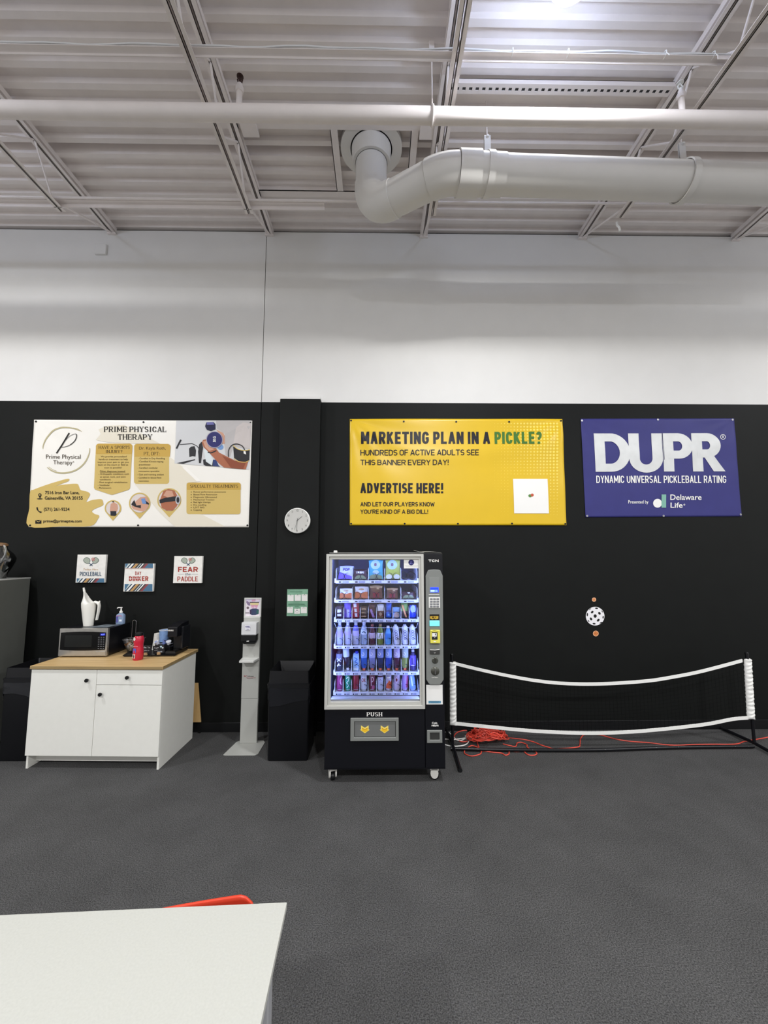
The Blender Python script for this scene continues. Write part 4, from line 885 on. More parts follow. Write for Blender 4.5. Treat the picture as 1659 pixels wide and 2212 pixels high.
p = Print(gp(PYF-.012), (905, 1340, 11.646)); p.stroke([(280, 738), (400, 745), (515, 730)], 16, INKW, 1).poly([(370, 805), (395, 818), (425, 805), (398, 830)], INKW, 1); p.done('slot_highlight', co)
def knob(nm, cx, cy, r, parts):
    x, z = Q(zb_(cx, cy)); rr = r/11.646/247
    mb = MB(); mb.lathe([(0, -.010), (rr*.8, -.010), (rr, -.004), (rr, 0), (0, 0)], mat('knob_dark', '#55564f', .3, metal=.5), 24, (x, PYF, z), 'y'); k = mb.build(nm, cp, smooth=True)
    mb = MB(); mb.box(x-rr*.14, PYF-.015, z-rr*.7, x+rr*.14, PYF-.008, z+rr*.7, mat('knob_mark', '#2b2b28', .4) if parts else CHROME); mb.build('grip', k, bevel=.001)
knob('coin_knob', 397, 995, 78, True); knob('door_lock', 400, 1262, 104, False)
p = Print(gp(PYF), (905, 1340, 11.646)); p.text('Coin Return', 320, 1422, 475, 1446, INKW, 1, .02); p.done('coin_lettering', cp)
p = Print(gp(VY), (905, 1190, 13.83)); caps(p, 'TCN', 283, 257, 588, 332, INKW, .30, 2); p.circ(578, 285, 9, ink('#b23a3a'), 3, n=10); p.done('logo_lettering', vm)
mb = MB(); a, b = Q(zb_(182, 1622)), Q(zb_(600, 2112)); mb.box(a[0], VY-.0012, b[1], b[0], VY, a[1], mat('sticker_white', '#efefec', .4)); st = mb.build('sticker', vm)
p = Print(gp(VY-.0012), (905, 1340, 11.646)); p.rect(240, 2025, 552, 2088, ink('#5f95b3'), 1).stroke([(270, 2045), (510, 2045)], 9, ink('#39647f'), 2).stroke([(300, 2072), (490, 2072)], 9, ink('#39647f'), 2).stroke([(270, 1640), (520, 1640)], 6, ink('#9a9a9a'), 2); p.done('sticker_print', st)
a, b = aty(*zc(1080, 165), VY+.009), aty(*zc(1276, 283), VY+.009)
mb = MB(); mb.box(a.x, VY+.007, b.z, b.x, VY+.009, a.z, mat('sticker_white', '#efefec', .4)); st = mb.build('window_card', vm)
p = Print(gp(VY+.007), (690, 1180, 5.925)); p.circ(1175, 207, 37, NAVY, 1).stroke([(1173, 190), (1170, 215), (1160, 225)], 6, ink('#8f93d8'), 2).stroke([(1150, 222), (1200, 222)], 4, ink('#8f93d8'), 2).stroke([(1092, 250), (1262, 250)], 2.5, ink('#9a9aa0'), 1).stroke([(1105, 260), (1250, 260)], 2, ink('#b5b5b9'), 1); p.done('card_print', st)
# lower door: PUSH, flap, coin return
p = Print(gp(VY), (690, 1500, 5.3516)); caps(p, 'PUSH', 548, 206, 725, 252, INKW, .24, 1, True)
for s_, x0, x1 in (('', 0, 0),): pass
p.done('push_lettering', vm)
p.text('Coin', 1300, 318, 1362, 342, INKW, 1, .03).text('return', 1296, 346, 1376, 370, INKW, 1, .03); p.done('coin_lettering', vm)
z5 = lambda x, y: (690+x/5.3516, 1500+y/5.3516)
def r5(a, b): (x0, z1), (x1, z0) = Q(z5(*a)), Q(z5(*b)); return x0, x1, z0, z1
x0, x1, zz0, zz1 = r5((360, 268), (916, 531)); i0, i1, k0, k1 = r5((404, 307), (882, 487))
mb = MB(); frame(mb, x0, x1, zz0, zz1, i0, i1, k0, k1, VY-.016, VY, GREY_PLASTIC); fl = mb.build('delivery_frame', vm, bevel=.005, seg=3)
mb = MB(); mb.box(i0+.003, VY-.006, k0+.003, i1-.003, VY-.001, k1-.003, mat('flap_grey', '#6f7170', .4)); flp = mb.build('delivery_flap', vm, bevel=.002)
mb = MB(); mb.box(i0, VY-.001, k0, i1, VY, k1, DARK); mb.build('flap_gap', fl)
YA = ink('#f0c02f', .4); YB_ = ink('#f7dd6c', .4); YC = ink('#c98a1a', .4)
p = Print(gp(VY-.006), (690, 1500, 5.3516))
for cx in (525, 753):
    p.poly([(cx-44, 358), (cx, 385), (cx+44, 358), (cx+44, 405), (cx+58, 408), (cx, 449), (cx-58, 408), (cx-44, 405)], YB_, 1)
    p.poly([(cx-32, 385), (cx, 404), (cx+32, 385), (cx+34, 412), (cx+40, 414), (cx, 440), (cx-40, 414), (cx-34, 412)], YA, 2).stroke([(cx-32, 388), (cx, 407), (cx+32, 388)], 6, YC, 3)
    p.done('arrow_sticker', flp)
x0, x1, zz0, zz1 = r5((1242, 410), (1420, 558)); i0, i1, k0, k1 = r5((1276, 438), (1388, 521))
mb = MB(); frame(mb, x0, x1, zz0, zz1, i0, i1, k0, k1, VY-.010, VY, GREY_PLASTIC); cb = mb.build('coin_return_cup', vm, bevel=.004)
mb = MB(); mb.box(i0, VY-.002, k0, i1, VY-.0005, k1, mat('coin_cup_dark', '#3a3b3a', .25)); mb.build('cup_door', cb)
# casters
CW = mat('caster_white', '#d9d8d2', .4)
for (px, rz) in ((.0, .25), (.885, 1.45), (.03, .5), (.87, 2.4)):
    i_ = [(.0, .25), (.885, 1.45), (.03, .5), (.87, 2.4)].index((px, rz)); X = VX0+.065+px; Y = VY+.07 if i_ < 2 else VB-.1
    M = Matrix.Translation((X, Y, 0))@Matrix.Rotation(rz, 4, 'Z')
    mb = MB()
    for s in (-1, 1): mb.loft([[M@Vector((s*.026+dx_, .034*math.cos(a)+.004, .062+.044*math.sin(a))) for a in [k*PI/8 for k in range(16)]] for dx_ in (-.006, .006)], CW)
    mb.box(-.032, -.035, .088, .032, .04, .104, CW, M); mb.lathe([(0, .104), (.018, .104), (.018, .12), (0, .12)], mat('caster_stem', '#5a3a30', .5), 12, M=M); cw = mb.build('caster', vm, smooth=True)
    mb = MB(); mb.lathe([(0, -.016), (.030, -.016), (.034, -.010), (.034, .010), (.030, .016), (0, .016)], BLACK_PLASTIC, 20, (0, 0, .034), 'x'); W_ = MB()
    W_.v = [M@q_ for q_ in mb.v]; W_.f = mb.f; W_.mi = mb.mi; W_.mats = mb.mats; W_.build('wheel', cw, smooth=True)
# odds and ends on the roof of the machine
TZ = VZ1+.007
mb = MB(); n = 14; v = []
for i in range(n+1):
    u = i/n; x = .325+.24*u; zz = TZ+.001+.020*max(0, 1-u*3.2)**2+.006*math.sin(u*3)
    v += [(x, VY+.005+.01*u, zz), (x+.01, VY+.25, zz+.002)]
mb.add(v, [(2*i, 2*i+2, 2*i+3, 2*i+1) for i in range(n)], mat('paper_sheet', '#d8d8d4', .6)); o = mb.build('loose_sheet'); so = o.modifiers.new('thick', 'SOLIDIFY'); so.thickness = .001
tag(o, 'curled pale sheet lying on top of the vending machine at its right end', 'paper')
mb = MB(); mb.box(-.405, VY+.04, TZ, -.375, VY+.09, TZ+.016, WHITE_PLASTIC); mb.box(-.402, VY+.045, TZ+.016, -.378, VY+.085, TZ+.019, WHITE_PLASTIC)
tag(mb.build('plug_adapter', bevel=.003), 'small white block on top of the vending machine at its left end', 'adapter')

# ------------------------------------------------------------------ goods in the window
PYP = SY+.058                                                      # centre line of the front goods
def spot(xz, row): return aty(*zc(xz, ROWS[row][0]-60), PYP).x, TOPS[row]+.006
def zh(y0, y1): return abs(y1-y0)/5.925/234.0
pm = lambda n, c, r=.35, **k: mat(n, c, r, **k)
def bag(label, xz, row, w, h, d, fn, cols, lean=0, rz=0, group='snack bags'):
    X, Z = spot(xz, row); t = thing('snack_bag', label, 'snack bag', (X, PYP, Z), rz, group)
    mb = MB(); nx, nz = 48, 64
    for side in (-1, 1):
        v = []
        for j in range(nz+1):
            b = j/nz
            for i in range(nx+1):
                a = i/nx; e = math.sin(PI*min(1, max(0, (b-.04)/.90)))**.55 if .04 < b < .94 else 0
                th = d/2*e*math.sin(PI*a)**.5 if 0 < a < 1 else 0
                wv = .0012*math.sin(a*19+b*7)*e
                x = (a-.5)*w*(1-.05*e+.02*math.sin(b*PI*2))
                v.append((x+lean*b*h, side*(th+wv), b*h*(1-.02*math.cos(a*PI*2))))
        o0 = len(mb.v); mb.v += [Vector(q_) for q_ in v]
        for j in range(nz):
            for i in range(nx):
                m = cols[fn((i+.5)/nx, (j+.5)/nz) if side < 0 else 0]
                k = o0+j*(nx+1)+i; mb.f.append([k, k+1, k+nx+2, k+nx+1]); mb.mi.append(mb.idx(m))
    bo = mb.build('bag', t, local=True, smooth=True, sharp=2); return t
def onbag(t, w, h, d, lean, s, x0, y0, x1, y1, m, bold=.03):
    p = Print(lambda x, y: Vector((x+lean*y, -d/2-.001, y)), n=(0, -1, 0)); p.text(s, x0, y1, x1, y0, m, 1, bold); o = p.mb.build('lettering', t, local=True); return o
PURP = pm('bag_violet', '#6a52c8'); LAV = pm('bag_lavender', '#b9bdf0'); MARO = pm('bag_maroon', '#3a1826'); TEALB = pm('bag_teal', '#3f9fa8'); PALB = pm('bag_paleblue', '#a9c6ee'); LIME = pm('bag_lime', '#a8b04a'); ORNG = pm('bag_orange', '#c9713d'); WHB = pm('bag_white', '#dfe3ee'); BRN = pm('bag_brown', '#6d4436'); REDB = pm('bag_red', '#8e2233'); OLV = pm('bag_olive', '#7d8a63'); NVB = pm('bag_navy', '#232a58'); TANB = pm('bag_tan', '#b59a7d')
inC = lambda a, b, ca, cb, ra, rb: ((a-ca)/ra)**2+((b-cb)/rb)**2 < 1
W_, H_ = zh(245, 430), zh(250, 432)
t = bag('pale violet popcorn bag on the top shelf, first from left', 330, 0, W_, H_, .05, lambda a, b: 0 if b < .5-.35*(a-.2) else 1, [PURP, LAV], .12)
onbag(t, W_, H_, .05, .12, 'POP', -.03, .082, .03, .108, ink('#3a2a62'))
bag('short dark maroon snack bag on the top shelf, second from left', 524, 0, zh(438, 612), zh(300, 432), .048, lambda a, b: 1 if (b < .42 and inC(a, b, .5, .1, .42, .35)) else (2 if .60 < b < .78 and .2 < a < .8 and int(a*22) % 3 else 0), [MARO, OLV, WHB])
bag('tall teal snack bag with a round pale badge, top shelf centre', 722, 0, zh(632, 822), zh(168, 432), .05, lambda a, b: 2 if inC(a, b, .47, .72, .10, .08) else 1 if inC(a, b, .47, .72, .34, .22) else (3 if inC(a, b, .5, .12, .45, .14) else (1 if inC(a, b, .5, .36, .22, .1) else 0)), [TEALB, PALB, BRN, OLV])
bag('tall lime snack bag with a round pale badge on the top shelf', 940, 0, zh(850, 1046), zh(168, 432), .05, lambda a, b: 2 if inC(a, b, .45, .72, .10, .08) else 1 if inC(a, b, .45, .72, .34, .22) else (3 if inC(a, b, .24, .14, .2, .12) or inC(a, b, .76, .14, .2, .12) else 0), [LIME, PALB, BRN, WHB])
sn = lambda a, b: 1 if b < .52+.06*math.sin(a*9) else (2 if inC(a, b, .5, .74, .22, .07) else 0)
bag('white and orange snack bag on the second shelf, at its left end', 338, 1, zh(255, 420), zh(545, 684), .05, sn, [WHB, ORNG, TANB], .03)
bag('white and orange snack bag on the second shelf, beside the brown bag', 535, 1, zh(448, 622), zh(520, 684), .05, sn, [WHB, ORNG, TANB], .02)
br = lambda a, b: 1 if (b < .45 and .25 < a < .72) else (2 if b > .8 or (.55 < a < .75 and .68 < b < .8) else 0)
bag('taller brown and red snack bag in the middle of the second shelf', 725, 1, zh(645, 812), zh(505, 684), .05, br, [BRN, REDB, TANB])
bag('shorter brown and red snack bag on the second shelf, fourth from left', 930, 1, zh(860, 1010), zh(540, 684), .05, br, [BRN, REDB, TANB], .02)
bag('low maroon snack bag with green pictures on the second shelf, far right', 1138, 1, zh(1050, 1232), zh(588, 684), .045, lambda a, b: 1 if b < .5 and inC(a, b, .5, .1, .4, .5) else (2 if .72 < b < .84 and .42 < a < .62 else 0), [MARO, OLV, WHB])
R3 = [('dark plum candy bar with a white panel, third shelf, first from left', 255, 770, [pm('bar_plum', '#3a2236'), WHB], lambda a, b: 1 if .2 < a < .8 and .15 < b < .72 and int(b*9) % 3 else 0, 0),
      ('bright purple candy packet on the third shelf, second from left', 362, 735, [PURP, LAV], lambda a, b: 1 if .35 < a < .75 and b < .55 else 0, .0),
      ('red packet with tall white lettering on the third shelf', 466, 735, [pm('bar_red', '#a62338'), WHB], lambda a, b: 1 if .12+.3*(1-b) < a < .55+.2*(1-b) and int(b*13) % 4 else 0, .0),
      ('brown wrapped bar with pale stripes, third shelf, fourth from left', 568, 780, [pm('bar_brown', '#4d3328'), TANB], lambda a, b: 1 if .15 < a < .85 and int(b*10) % 3 == 1 else 0, 0),
      ('dark red bar with a lilac slanted panel on the third shelf', 675, 745, [pm('bar_wine', '#4a1624'), pm('bar_lilac', '#a98ad0')], lambda a, b: 1 if .25 < a+b*.8-.35 < .6 and b < .6 else 0, 0),
      ('white and chestnut snack packet, third shelf, sixth from left', 782, 750, [pm('bar_chest', '#6a3830'), WHB, TANB], lambda a, b: 1 if b > .5 else (2 if inC(a, b, .5, .28, .22, .12) or b < .1 else 0), 0),
      ('slim bright blue candy bar on the third shelf', 880, 735, [pm('bar_blue', '#2c63d8'), NVB, pm('bar_blue_light', '#7db0f0')], lambda a, b: 1 if a < .22 or .42 < b < .48 else (2 if .4 < a < .7 and .15 < b < .3 else 0), 0),
      ('pale blue cookie packet with a round badge on the third shelf', 985, 790, [pm('bar_sky', '#7faee8'), pm('bar_cream', '#c9b5b0'), NVB], lambda a, b: 1 if inC(a, b, .5, .25, .42, .28) else (2 if .5 < b < .56 else 0), 0),
      ('green packet with a slanted orange stick on the third shelf', 1088, 735, [pm('bar_green', '#6f9a48'), pm('bar_stick', '#e8a878'), pm('bar_darkbrown', '#2e221c')], lambda a, b: 1 if .08 < a-.1+(b-.5)*.75-.12 < .34 and b < .85 else (2 if b < .45 else 0), 0),
      ('royal blue cookie packet at the right end of the third shelf', 1198, 760, [pm('bar_royal', '#2440b8'), PALB], lambda a, b: 1 if inC(a, b, .5, .66, .42, .26) else 0, 0)]
for lab, xz, y0, cols, fn, ln in R3:
    bag(lab, xz, 2, zh(0, 90), zh(y0, 934), .036, fn, cols, ln, group='candy and cookie packets on the third shelf')

def bottle(label, xz, row, h, r, body, cap, lab_col=None, lab=(.3, .62), upside=False, neck=.36, tilt=0, group='bottles', kind='bottle', cat='bottle', twoc=None, print_fn=None):
    X, Z = spot(xz, row); t = thing(kind, label, cat, (X, PYP, Z), 0, group)
    M = Matrix.Rotation(tilt, 4, 'Y')
    if upside: M = M@Matrix.Translation((0, 0, h))@Matrix.Rotation(PI, 4, 'Y')
    prof = [(0, 0), (r*.8, 0), (r, .008), (r, h*.28), (r*.96, h*.30), (r*.96, h*(1-neck-.12)), (r, h*(1-neck-.08)), (r*.95, h*(1-neck)), (r*.62, h*(1-neck*.45)), (r*.42, h*.86), (r*.40, h*.90), (0, h*.90)]
    mb = MB(); mb.lathe(prof, body, 22, M=M)
    if twoc:
        for i, (p_, f_) in enumerate(zip(mb.v, mb.f)): pass
        hz = [sum((M.inverted()@mb.v[k]).z for k in f)/len(f) for f in mb.f]; k2 = mb.idx(twoc[0]); mb.mi = [k2 if z > h*twoc[1] else m for z, m in zip(hz, mb.mi)]
    mb.build('body', t, local=True, smooth=True)
    mb = MB(); mb.lathe([(0, h*.885), (r*.46, h*.885), (r*.48, h*.90), (r*.46, h), (0, h)], cap, 16, M=M); mb.build('cap', t, local=True, smooth=True)
    if lab_col is not None:
        mb = MB(); mb.lathe([(r*.9, h*lab[0]), (r*1.02, h*lab[0]), (r*1.02, h*lab[1]), (r*.9, h*lab[1])], lab_col, 22, M=M); mb.build('label', t, local=True, smooth=True)
    if print_fn:
        p = Print(lambda x, y: M@Vector((r*1.035*math.sin(x/r), -r*1.035*math.cos(x/r), y)), lift=.0002); p.maxlen = .008/190; print_fn(p, h, r); p.mb.build('label_print', t, local=True)
    return t
CLEAR = mat('clear_water_bottle', '#c4cbee', .12, trans=.25, spec=.6); CLEAR2 = mat('clear_water_bottle_blue', '#b3c8f2', .12, trans=.25)
LLAV = pm('label_lavender', '#a99fd0'); LWH = pm('label_white', '#e2e6f2'); CAPW = pm('cap_white', '#dfe4f4'); CAPB = pm('cap_blue', '#2f3fcf'); CAPO = pm('cap_orange', '#e8714f'); CAPD = pm('cap_dark', '#22263a')
ht = zh(988, 1262); g = 'bottles on the fourth shelf'
sw = lambda p, h, r: p.stroke([(-r*.6, h*.36), (-r*.1, h*.46), (r*.5, h*.42)], .006, NAVY, 1)
bottle('clear water bottle with a wide lavender label, fourth shelf, first from left', 258, 3, ht, .0305, CLEAR, CAPW, LLAV, (.34, .62), group=g)
bottle('clear water bottle with a short lavender label, fourth shelf, second from left', 362, 3, ht, .0305, CLEAR, CAPW, LLAV, (.44, .60), group=g)
bottle('clear water bottle with a blue neck, fourth shelf, third from left', 466, 3, ht*.985, .0305, CLEAR, CAPW, pm('label_lilac', '#b2aee0'), (.40, .62), group=g, twoc=(pm('neck_blue', '#5a5fd8'), .66))
bottle('clear water bottle with a bluish white label, fourth shelf, fourth from left', 570, 3, ht, .0305, CLEAR2, CAPW, pm('label_bluewhite', '#cfdcf6'), (.46, .66), group=g, print_fn=lambda p, h, r: p.stroke([(-r*.5, h*.55), (0, h*.6), (r*.6, h*.52)], .008, ink('#33557a'), 1))
bottle('dark red juice bottle with a pale label on the fourth shelf', 675, 3, zh(1010, 1262), .030, pm('juice_red', '#4f1f34', .2), pm('cap_brick', '#8a4a44'), pm('label_pink', '#c9b9dc'), (.30, .58), group=g)
bottle('green juice bottle with a white label on the fourth shelf', 778, 3, zh(1010, 1262), .030, pm('juice_green', '#74853c', .2), pm('cap_tan', '#9a7c5a'), LWH, (.28, .58), group=g, print_fn=lambda p, h, r: p.stroke([(-r*.4, h*.34), (0, h*.54), (r*.4, h*.34)], .006, ink('#5a7a3a'), 1))
bottle('light blue sports drink bottle on the fourth shelf', 878, 3, zh(1035, 1262), .029, pm('drink_sky', '#5fa4ea', .25), CAPW, pm('label_sky', '#3f86dc'), (.3, .6), group=g)
ol = lambda n: (lambda p, h, r: [p.stroke(arc(0, h*(.30+.12*k), r*.45, r*.3, 0, 2*PI, 12), .004, ink('#4a4f78'), 1) for k in range(n)])
for lab, xz, tl in (('tall white slim bottle leaning left, nearest the sky blue drink, fourth shelf', 985, -.10), ('tall white slim bottle second from the right end of the fourth shelf', 1092, -.05), ('tall white slim bottle at the right end of the fourth shelf', 1192, -.07)):
    bottle(lab, xz+10, 3, zh(1022, 1266), .0285, pm('slim_white', '#d9def2'), CAPW, None, neck=.14, tilt=tl, group=g, print_fn=ol(4))
g = 'bottles on the fifth shelf'
bottle('black sports bottle with a white X, fifth shelf, first from left', 252, 4, zh(1325, 1604), .0295, pm('bottle_black', '#23253c'), CAPD, pm('label_grey', '#7f86a8'), (.46, .74), group=g, print_fn=lambda p, h, r: p.stroke([(-r*.6, h*.40), (r*.6, h*.56)], .006, INKW, 2).stroke([(-r*.6, h*.56), (r*.6, h*.40)], .006, INKW, 2).stroke([(-r*.5, h*.2), (0, h*.3), (r*.5, h*.22)], .01, INKW, 2))
bottle('black bottle turned cap down with a tilted white label on the fifth shelf', 362, 4, zh(1332, 1604), .0285, pm('bottle_ink', '#191b33'), CAPW, pm('label_paper', '#c8d4ee'), (.02, .38), upside=True, tilt=-.10, group=g)
X, Z = spot(470, 4); t = thing('drink_carton', 'pale blue drink carton with a royal blue cap on the fifth shelf', 'carton', (X, PYP, Z), 0, g); h = zh(1400, 1602)
mb = MB(); mb.loft([[(-.027, -.027, 0), (.027, -.027, 0), (.027, .027, 0), (-.027, .027, 0)], [(-.027, -.027, h*.92), (.027, -.027, h*.92), (.027, .027, h*.92), (-.027, .027, h*.92)], [(-.024, -.005, h*1.03), (.024, -.005, h*1.03), (.024, .027, h*1.03), (-.024, .027, h*1.03)]], pm('carton_blue', '#9ec2ee')); mb.build('box', t, local=True, bevel=.002)
mb = MB(); mb.lathe([(0, 0), (.014, 0), (.014, .024), (0, .024)], CAPB, 14, (.006, .004, h*.98)); mb.build('cap', t, local=True, smooth=True)
p = Print(lambda x, y: Vector((x, -.027, y))); p.stroke(spline([(-.018, h*.8), (.01, h*.7), (-.01, h*.55), (.015, h*.45), (-.015, h*.3)], 5), .007, ink('#3f72c8'), 1).rect(-.022, .02, .02, .026, INKW, 1).rect(-.022, .008, .02, .014, INKW, 1); p.mb.build('print', t, local=True)
for lab, xz, c, c2 in (('medium blue sports bottle standing on its orange cap, nearest the carton, fifth shelf', 570, '#2f5fc0', '#7d9fe0'), ('grey lavender sports bottle standing on its orange cap on the fifth shelf', 676, '#7a80b4', '#a9aed8'), ('navy sports bottle standing on its orange cap on the fifth shelf', 780, '#27305f', '#7f8cc0'),
                      ('royal blue sports bottle standing on its orange cap, fifth shelf, fourth from the right', 885, '#2747b5', '#8fa6e0'), ('dark red sports bottle standing on its orange cap on the fifth shelf', 990, '#4a2238', '#b0a4c8'), ('yellow green sports bottle standing on its orange cap on the fifth shelf', 1096, '#7d8a45', '#aab8b8')):
    bottle(lab, xz, 4, zh(1330, 1604), .0305, pm('sport_'+c[1:], c, .22), CAPO, None, upside=True, neck=.22, group=g, twoc=None, print_fn=lambda p, h, r, c2=c2: p.poly([(-r*1.3, h*.02), (r*1.3, h*.02), (r*1.3, h*.42), (-r*1.3, h*.42)], ink(c2), 0).stroke(arc(r*.3, h*.25, r*.35, r*.4, 0, 5, 12), .004, INKW, 1))
bottle('purple sports drink bottle at the right end of the fifth shelf', 1196, 4, zh(1350, 1604), .029, pm('drink_purple', '#3d356e', .25), pm('cap_lilac', '#b9bce6'), pm('label_violet', '#6a58d8'), (.22, .72), group=g, print_fn=lambda p, h, r: p.stroke([(-r*.3, h*.3), (-r*.3, h*.6)], .008, ink('#2c2a68'), 1).stroke([(-r*.6, h*.24), (r*.6, h*.28)], .006, INKW, 1))
def can(label, xz, body, fn, tilt=0):
    X, Z = spot(xz, 5); h = zh(1662, 1862); r = .0285; t = thing('drink_can', label, 'can', (X, PYP, Z), 0, 'cans on the bottom shelf'); M = Matrix.Rotation(tilt, 4, 'Y')
    mb = MB(); mb.lathe([(0, .004), (r*.7, 0), (r*.78, 0), (r, .016), (r, h-.014), (r*.82, h-.002)], body, 24, M=M); mb.build('body', t, local=True, smooth=True)
    mb = MB(); mb.lathe([(r*.84, h-.004), (r*.86, h), (r*.78, h), (r*.76, h-.004), (0, h-.004)], STEEL, 20, M=M); mb.lathe([(r*.72, -.0005), (r*.98, .012), (r*.97, .017), (r*.70, .002)], STEEL, 20, M=M); mb.build('rims', t, local=True, smooth=True)
    p = Print(lambda x, y: M@Vector((r*1.012*math.sin(x/r), -r*1.012*math.cos(x/r), y)), lift=.0003); p.maxlen = .008/190; fn(p, h, r); p.mb.build('can_print', t, local=True)
st_ = lambda c, pts, w=.006: (lambda p, h, r: p.stroke(spline([(x*r, y*h) for x, y in pts], 5), w, ink(c), 1))
S_ = [(-.5, .75), (.3, .85), (.2, .62), (-.3, .5), (.3, .35), (-.3, .2)]
can('magenta drink can, bottom shelf, first from left', 258, pm('can_magenta', '#8a2a66', .25), st_('#d8a0d0', [(.7, .9), (.3, .6), (.7, .3)], .008))
can('emerald green drink can on the bottom shelf', 364, pm('can_green', '#1f8a6a', .25), st_('#cfeee6', S_))
can('plain deep red drink can on the bottom shelf', 466, pm('can_red', '#8e1f38', .25), st_('#c05068', [(-.4, .9), (-.4, .2)], .004))
def okp(p, h, r):
    p.stroke(arc(-.35*r, h*.66, r*.28, h*.1, 0, 2*PI, 14), .005, ink('#8e2a3a'), 1).stroke([(.25*r, h*.78), (.25*r, h*.54)], .005, ink('#8e2a3a'), 1).stroke([(.65*r, h*.74), (.3*r, h*.65), (.65*r, h*.54)], .004, ink('#8e2a3a'), 1)
can('white drink can with dark red letters on the bottom shelf', 568, pm('can_white', '#d4dcf0', .25), okp)
can('maroon drink can with a pale P on the bottom shelf', 675, pm('can_maroon', '#6f1f3f', .25), lambda p, h, r: p.stroke([(-.3*r, h*.3), (-.3*r, h*.85)], .005, ink('#e0c8d8'), 1).stroke(arc(-.1*r, h*.7, r*.5, h*.15, -PI/2, PI/2, 10), .005, ink('#e0c8d8'), 1).poly([(-r*.2, h*.12), (r*1.0, h*.12), (r*1.0, h*.35), (r*.1, h*.35)], ink('#b05a88'), 1))
can('white drink can with a plum top band on the bottom shelf', 780, pm('can_pearl', '#c6cbe8', .25), lambda p, h, r: p.poly([(-1.3*r, h*.82), (1.3*r, h*.82), (1.3*r, h*.92), (-1.3*r, h*.92)], ink('#5a3258'), 1).stroke([(-.4*r, h*.6), (0, h*.7), (.4*r, h*.6)], .004, ink('#8a84b8'), 1))
can('white and orange drink can on the bottom shelf', 885, pm('can_orange_white', '#b9b4cf', .25), lambda p, h, r: p.poly([(x*r, y*h) for x, y in [(-1, .14), (1.2, .14), (1.2, .62), (.6, .5), (.2, .66), (-.2, .5), (-.7, .42)]], ink('#d8623c'), 1).stroke([(-.6*r, h*.8), (.6*r, h*.8)], .008, INKW, 2))
can('pinkish white drink can with a dark red emblem on the bottom shelf', 990, pm('can_blush', '#c4b8d0', .25), lambda p, h, r: p.poly([(x*r, y*h) for x, y in ell(-.1, .66, .3, .1, 14)], ink('#6e2a3e'), 1).stroke(arc(-.1*r, h*.64, r*.6, h*.22, 0, 2*PI, 16), .003, ink('#9a7a98'), 1))
can('lavender and rose drink can, second from the right end of the bottom shelf', 1096, pm('can_lavender', '#a78fd0', .25), lambda p, h, r: p.poly([(x*r, y*h) for x, y in [(.2, .2), (1.3, .2), (1.3, .9), (.5, .9)]], ink('#a84a7a'), 1))
can('pale blue drink can leaning left at the right end of the bottom shelf', 1200, pm('can_ice', '#7fa6e0', .25), st_('#cfe2fa', [(-.2, .9), (-.1, .3)], .01), -.13)
# ------------------------------------------------------------------ white cabinet with oak worktop
def xf(base, rz): return Matrix.Translation(base)@Matrix.Rotation(rz, 4, 'Z')
CA = Vector((-1.977, 3.885, 0)); CRZ = -.030; CM = xf(CA, CRZ)      # front right corner of the worktop; -x is to the left
def cbx(mb, *a): mb.box(*a, CM)
t = thing('base_cabinet', 'white low cabinet with oak worktop, two doors and a drawer, under the signs', 'cabinet', CM@Vector((-.6, .3, 0)), CRZ)
OAK = wood_mat('oak_worktop', '#c2a06c', '#d9bb87', 0, 5); OAK_E = wood_mat('oak_edge', '#8f7a55', '#a08a60', 0, 5)
W, DP = 1.235, .69
mb = MB(); cbx(mb, -W, 0, .882, 0, DP, .91, OAK); mb.build('worktop', t, bevel=.001)
mb = MB(); cbx(mb, -W+.003, -.0006, .8825, -.003, 0, .908, OAK_E); cbx(mb, 0, .002, .8825, .0006, DP-.002, .908, OAK_E); mb.build('worktop_edging', t)
for x in (-W+.008, -.026):
    mb = MB(); cbx(mb, x, .032, .10, x+.018, DP-.03, .882, WHITE_MELAMINE)
    y0 = .032; mb.v += [CM@Vector(p) for p in ((x, y0, 0), (x+.018, y0, 0), (x+.018, DP-.03, 0), (x, DP-.03, 0), (x, y0, .10), (x+.018, y0, .10), (x+.018, DP-.03, .10), (x, DP-.03, .10))]
    k = len(mb.v)-8; mb.f += [[k+3, k+2, k+1, k], [k, k+1, k+5, k+4], [k+1, k+2, k+6, k+5], [k+2, k+3, k+7, k+6], [k+3, k, k+4, k+7]]; mb.mi += [0]*5
    mb.build('side_panel', t)
mb = MB(); cbx(mb, -W+.026, .115, .03, -.026, .131, .115, WHITE_MELAMINE); mb.build('toe_kick', t)
mb = MB(); cbx(mb, -W+.026, .034, .115, -.026, DP-.035, .131, WHITE_MELAMINE); cbx(mb, -W+.026, DP-.04, .131, -.026, DP-.035, .882, WHITE_MELAMINE); cbx(mb, -W/2-.008, .036, .131, -W/2+.008, DP-.04, .87, WHITE_MELAMINE); cbx(mb, -W+.026, .036, .862, -.026, .09, .880, WHITE_MELAMINE); mb.build('carcass', t)
def knobb(par, x, z):
    mb = MB(); mb.lathe([(0, 0), (.007, 0), (.006, -.012), (.016, -.016), (.0175, -.022), (.015, -.028), (0, -.029)], BLACK_PLASTIC, 18, CM@Vector((x, .012, z)), 'y'); mb.build('knob', par, smooth=True)
def front(nm, x0, x1, z0, z1, kx, kz):
    mb = MB(); cbx(mb, x0, .014, z0, x1, .031, z1, WHITE_MELAMINE); o = mb.build(nm, t, bevel=.0015); knobb(o, kx, kz); return o
XS = -.617
front('door', -W+.006, XS-.002, .118, .874, XS-.078, .785)
front('drawer', XS+.002, -.008, .742, .874, -.322, .812)
front('door', XS+.002, -.008, .118, .738, XS+.055, .662)
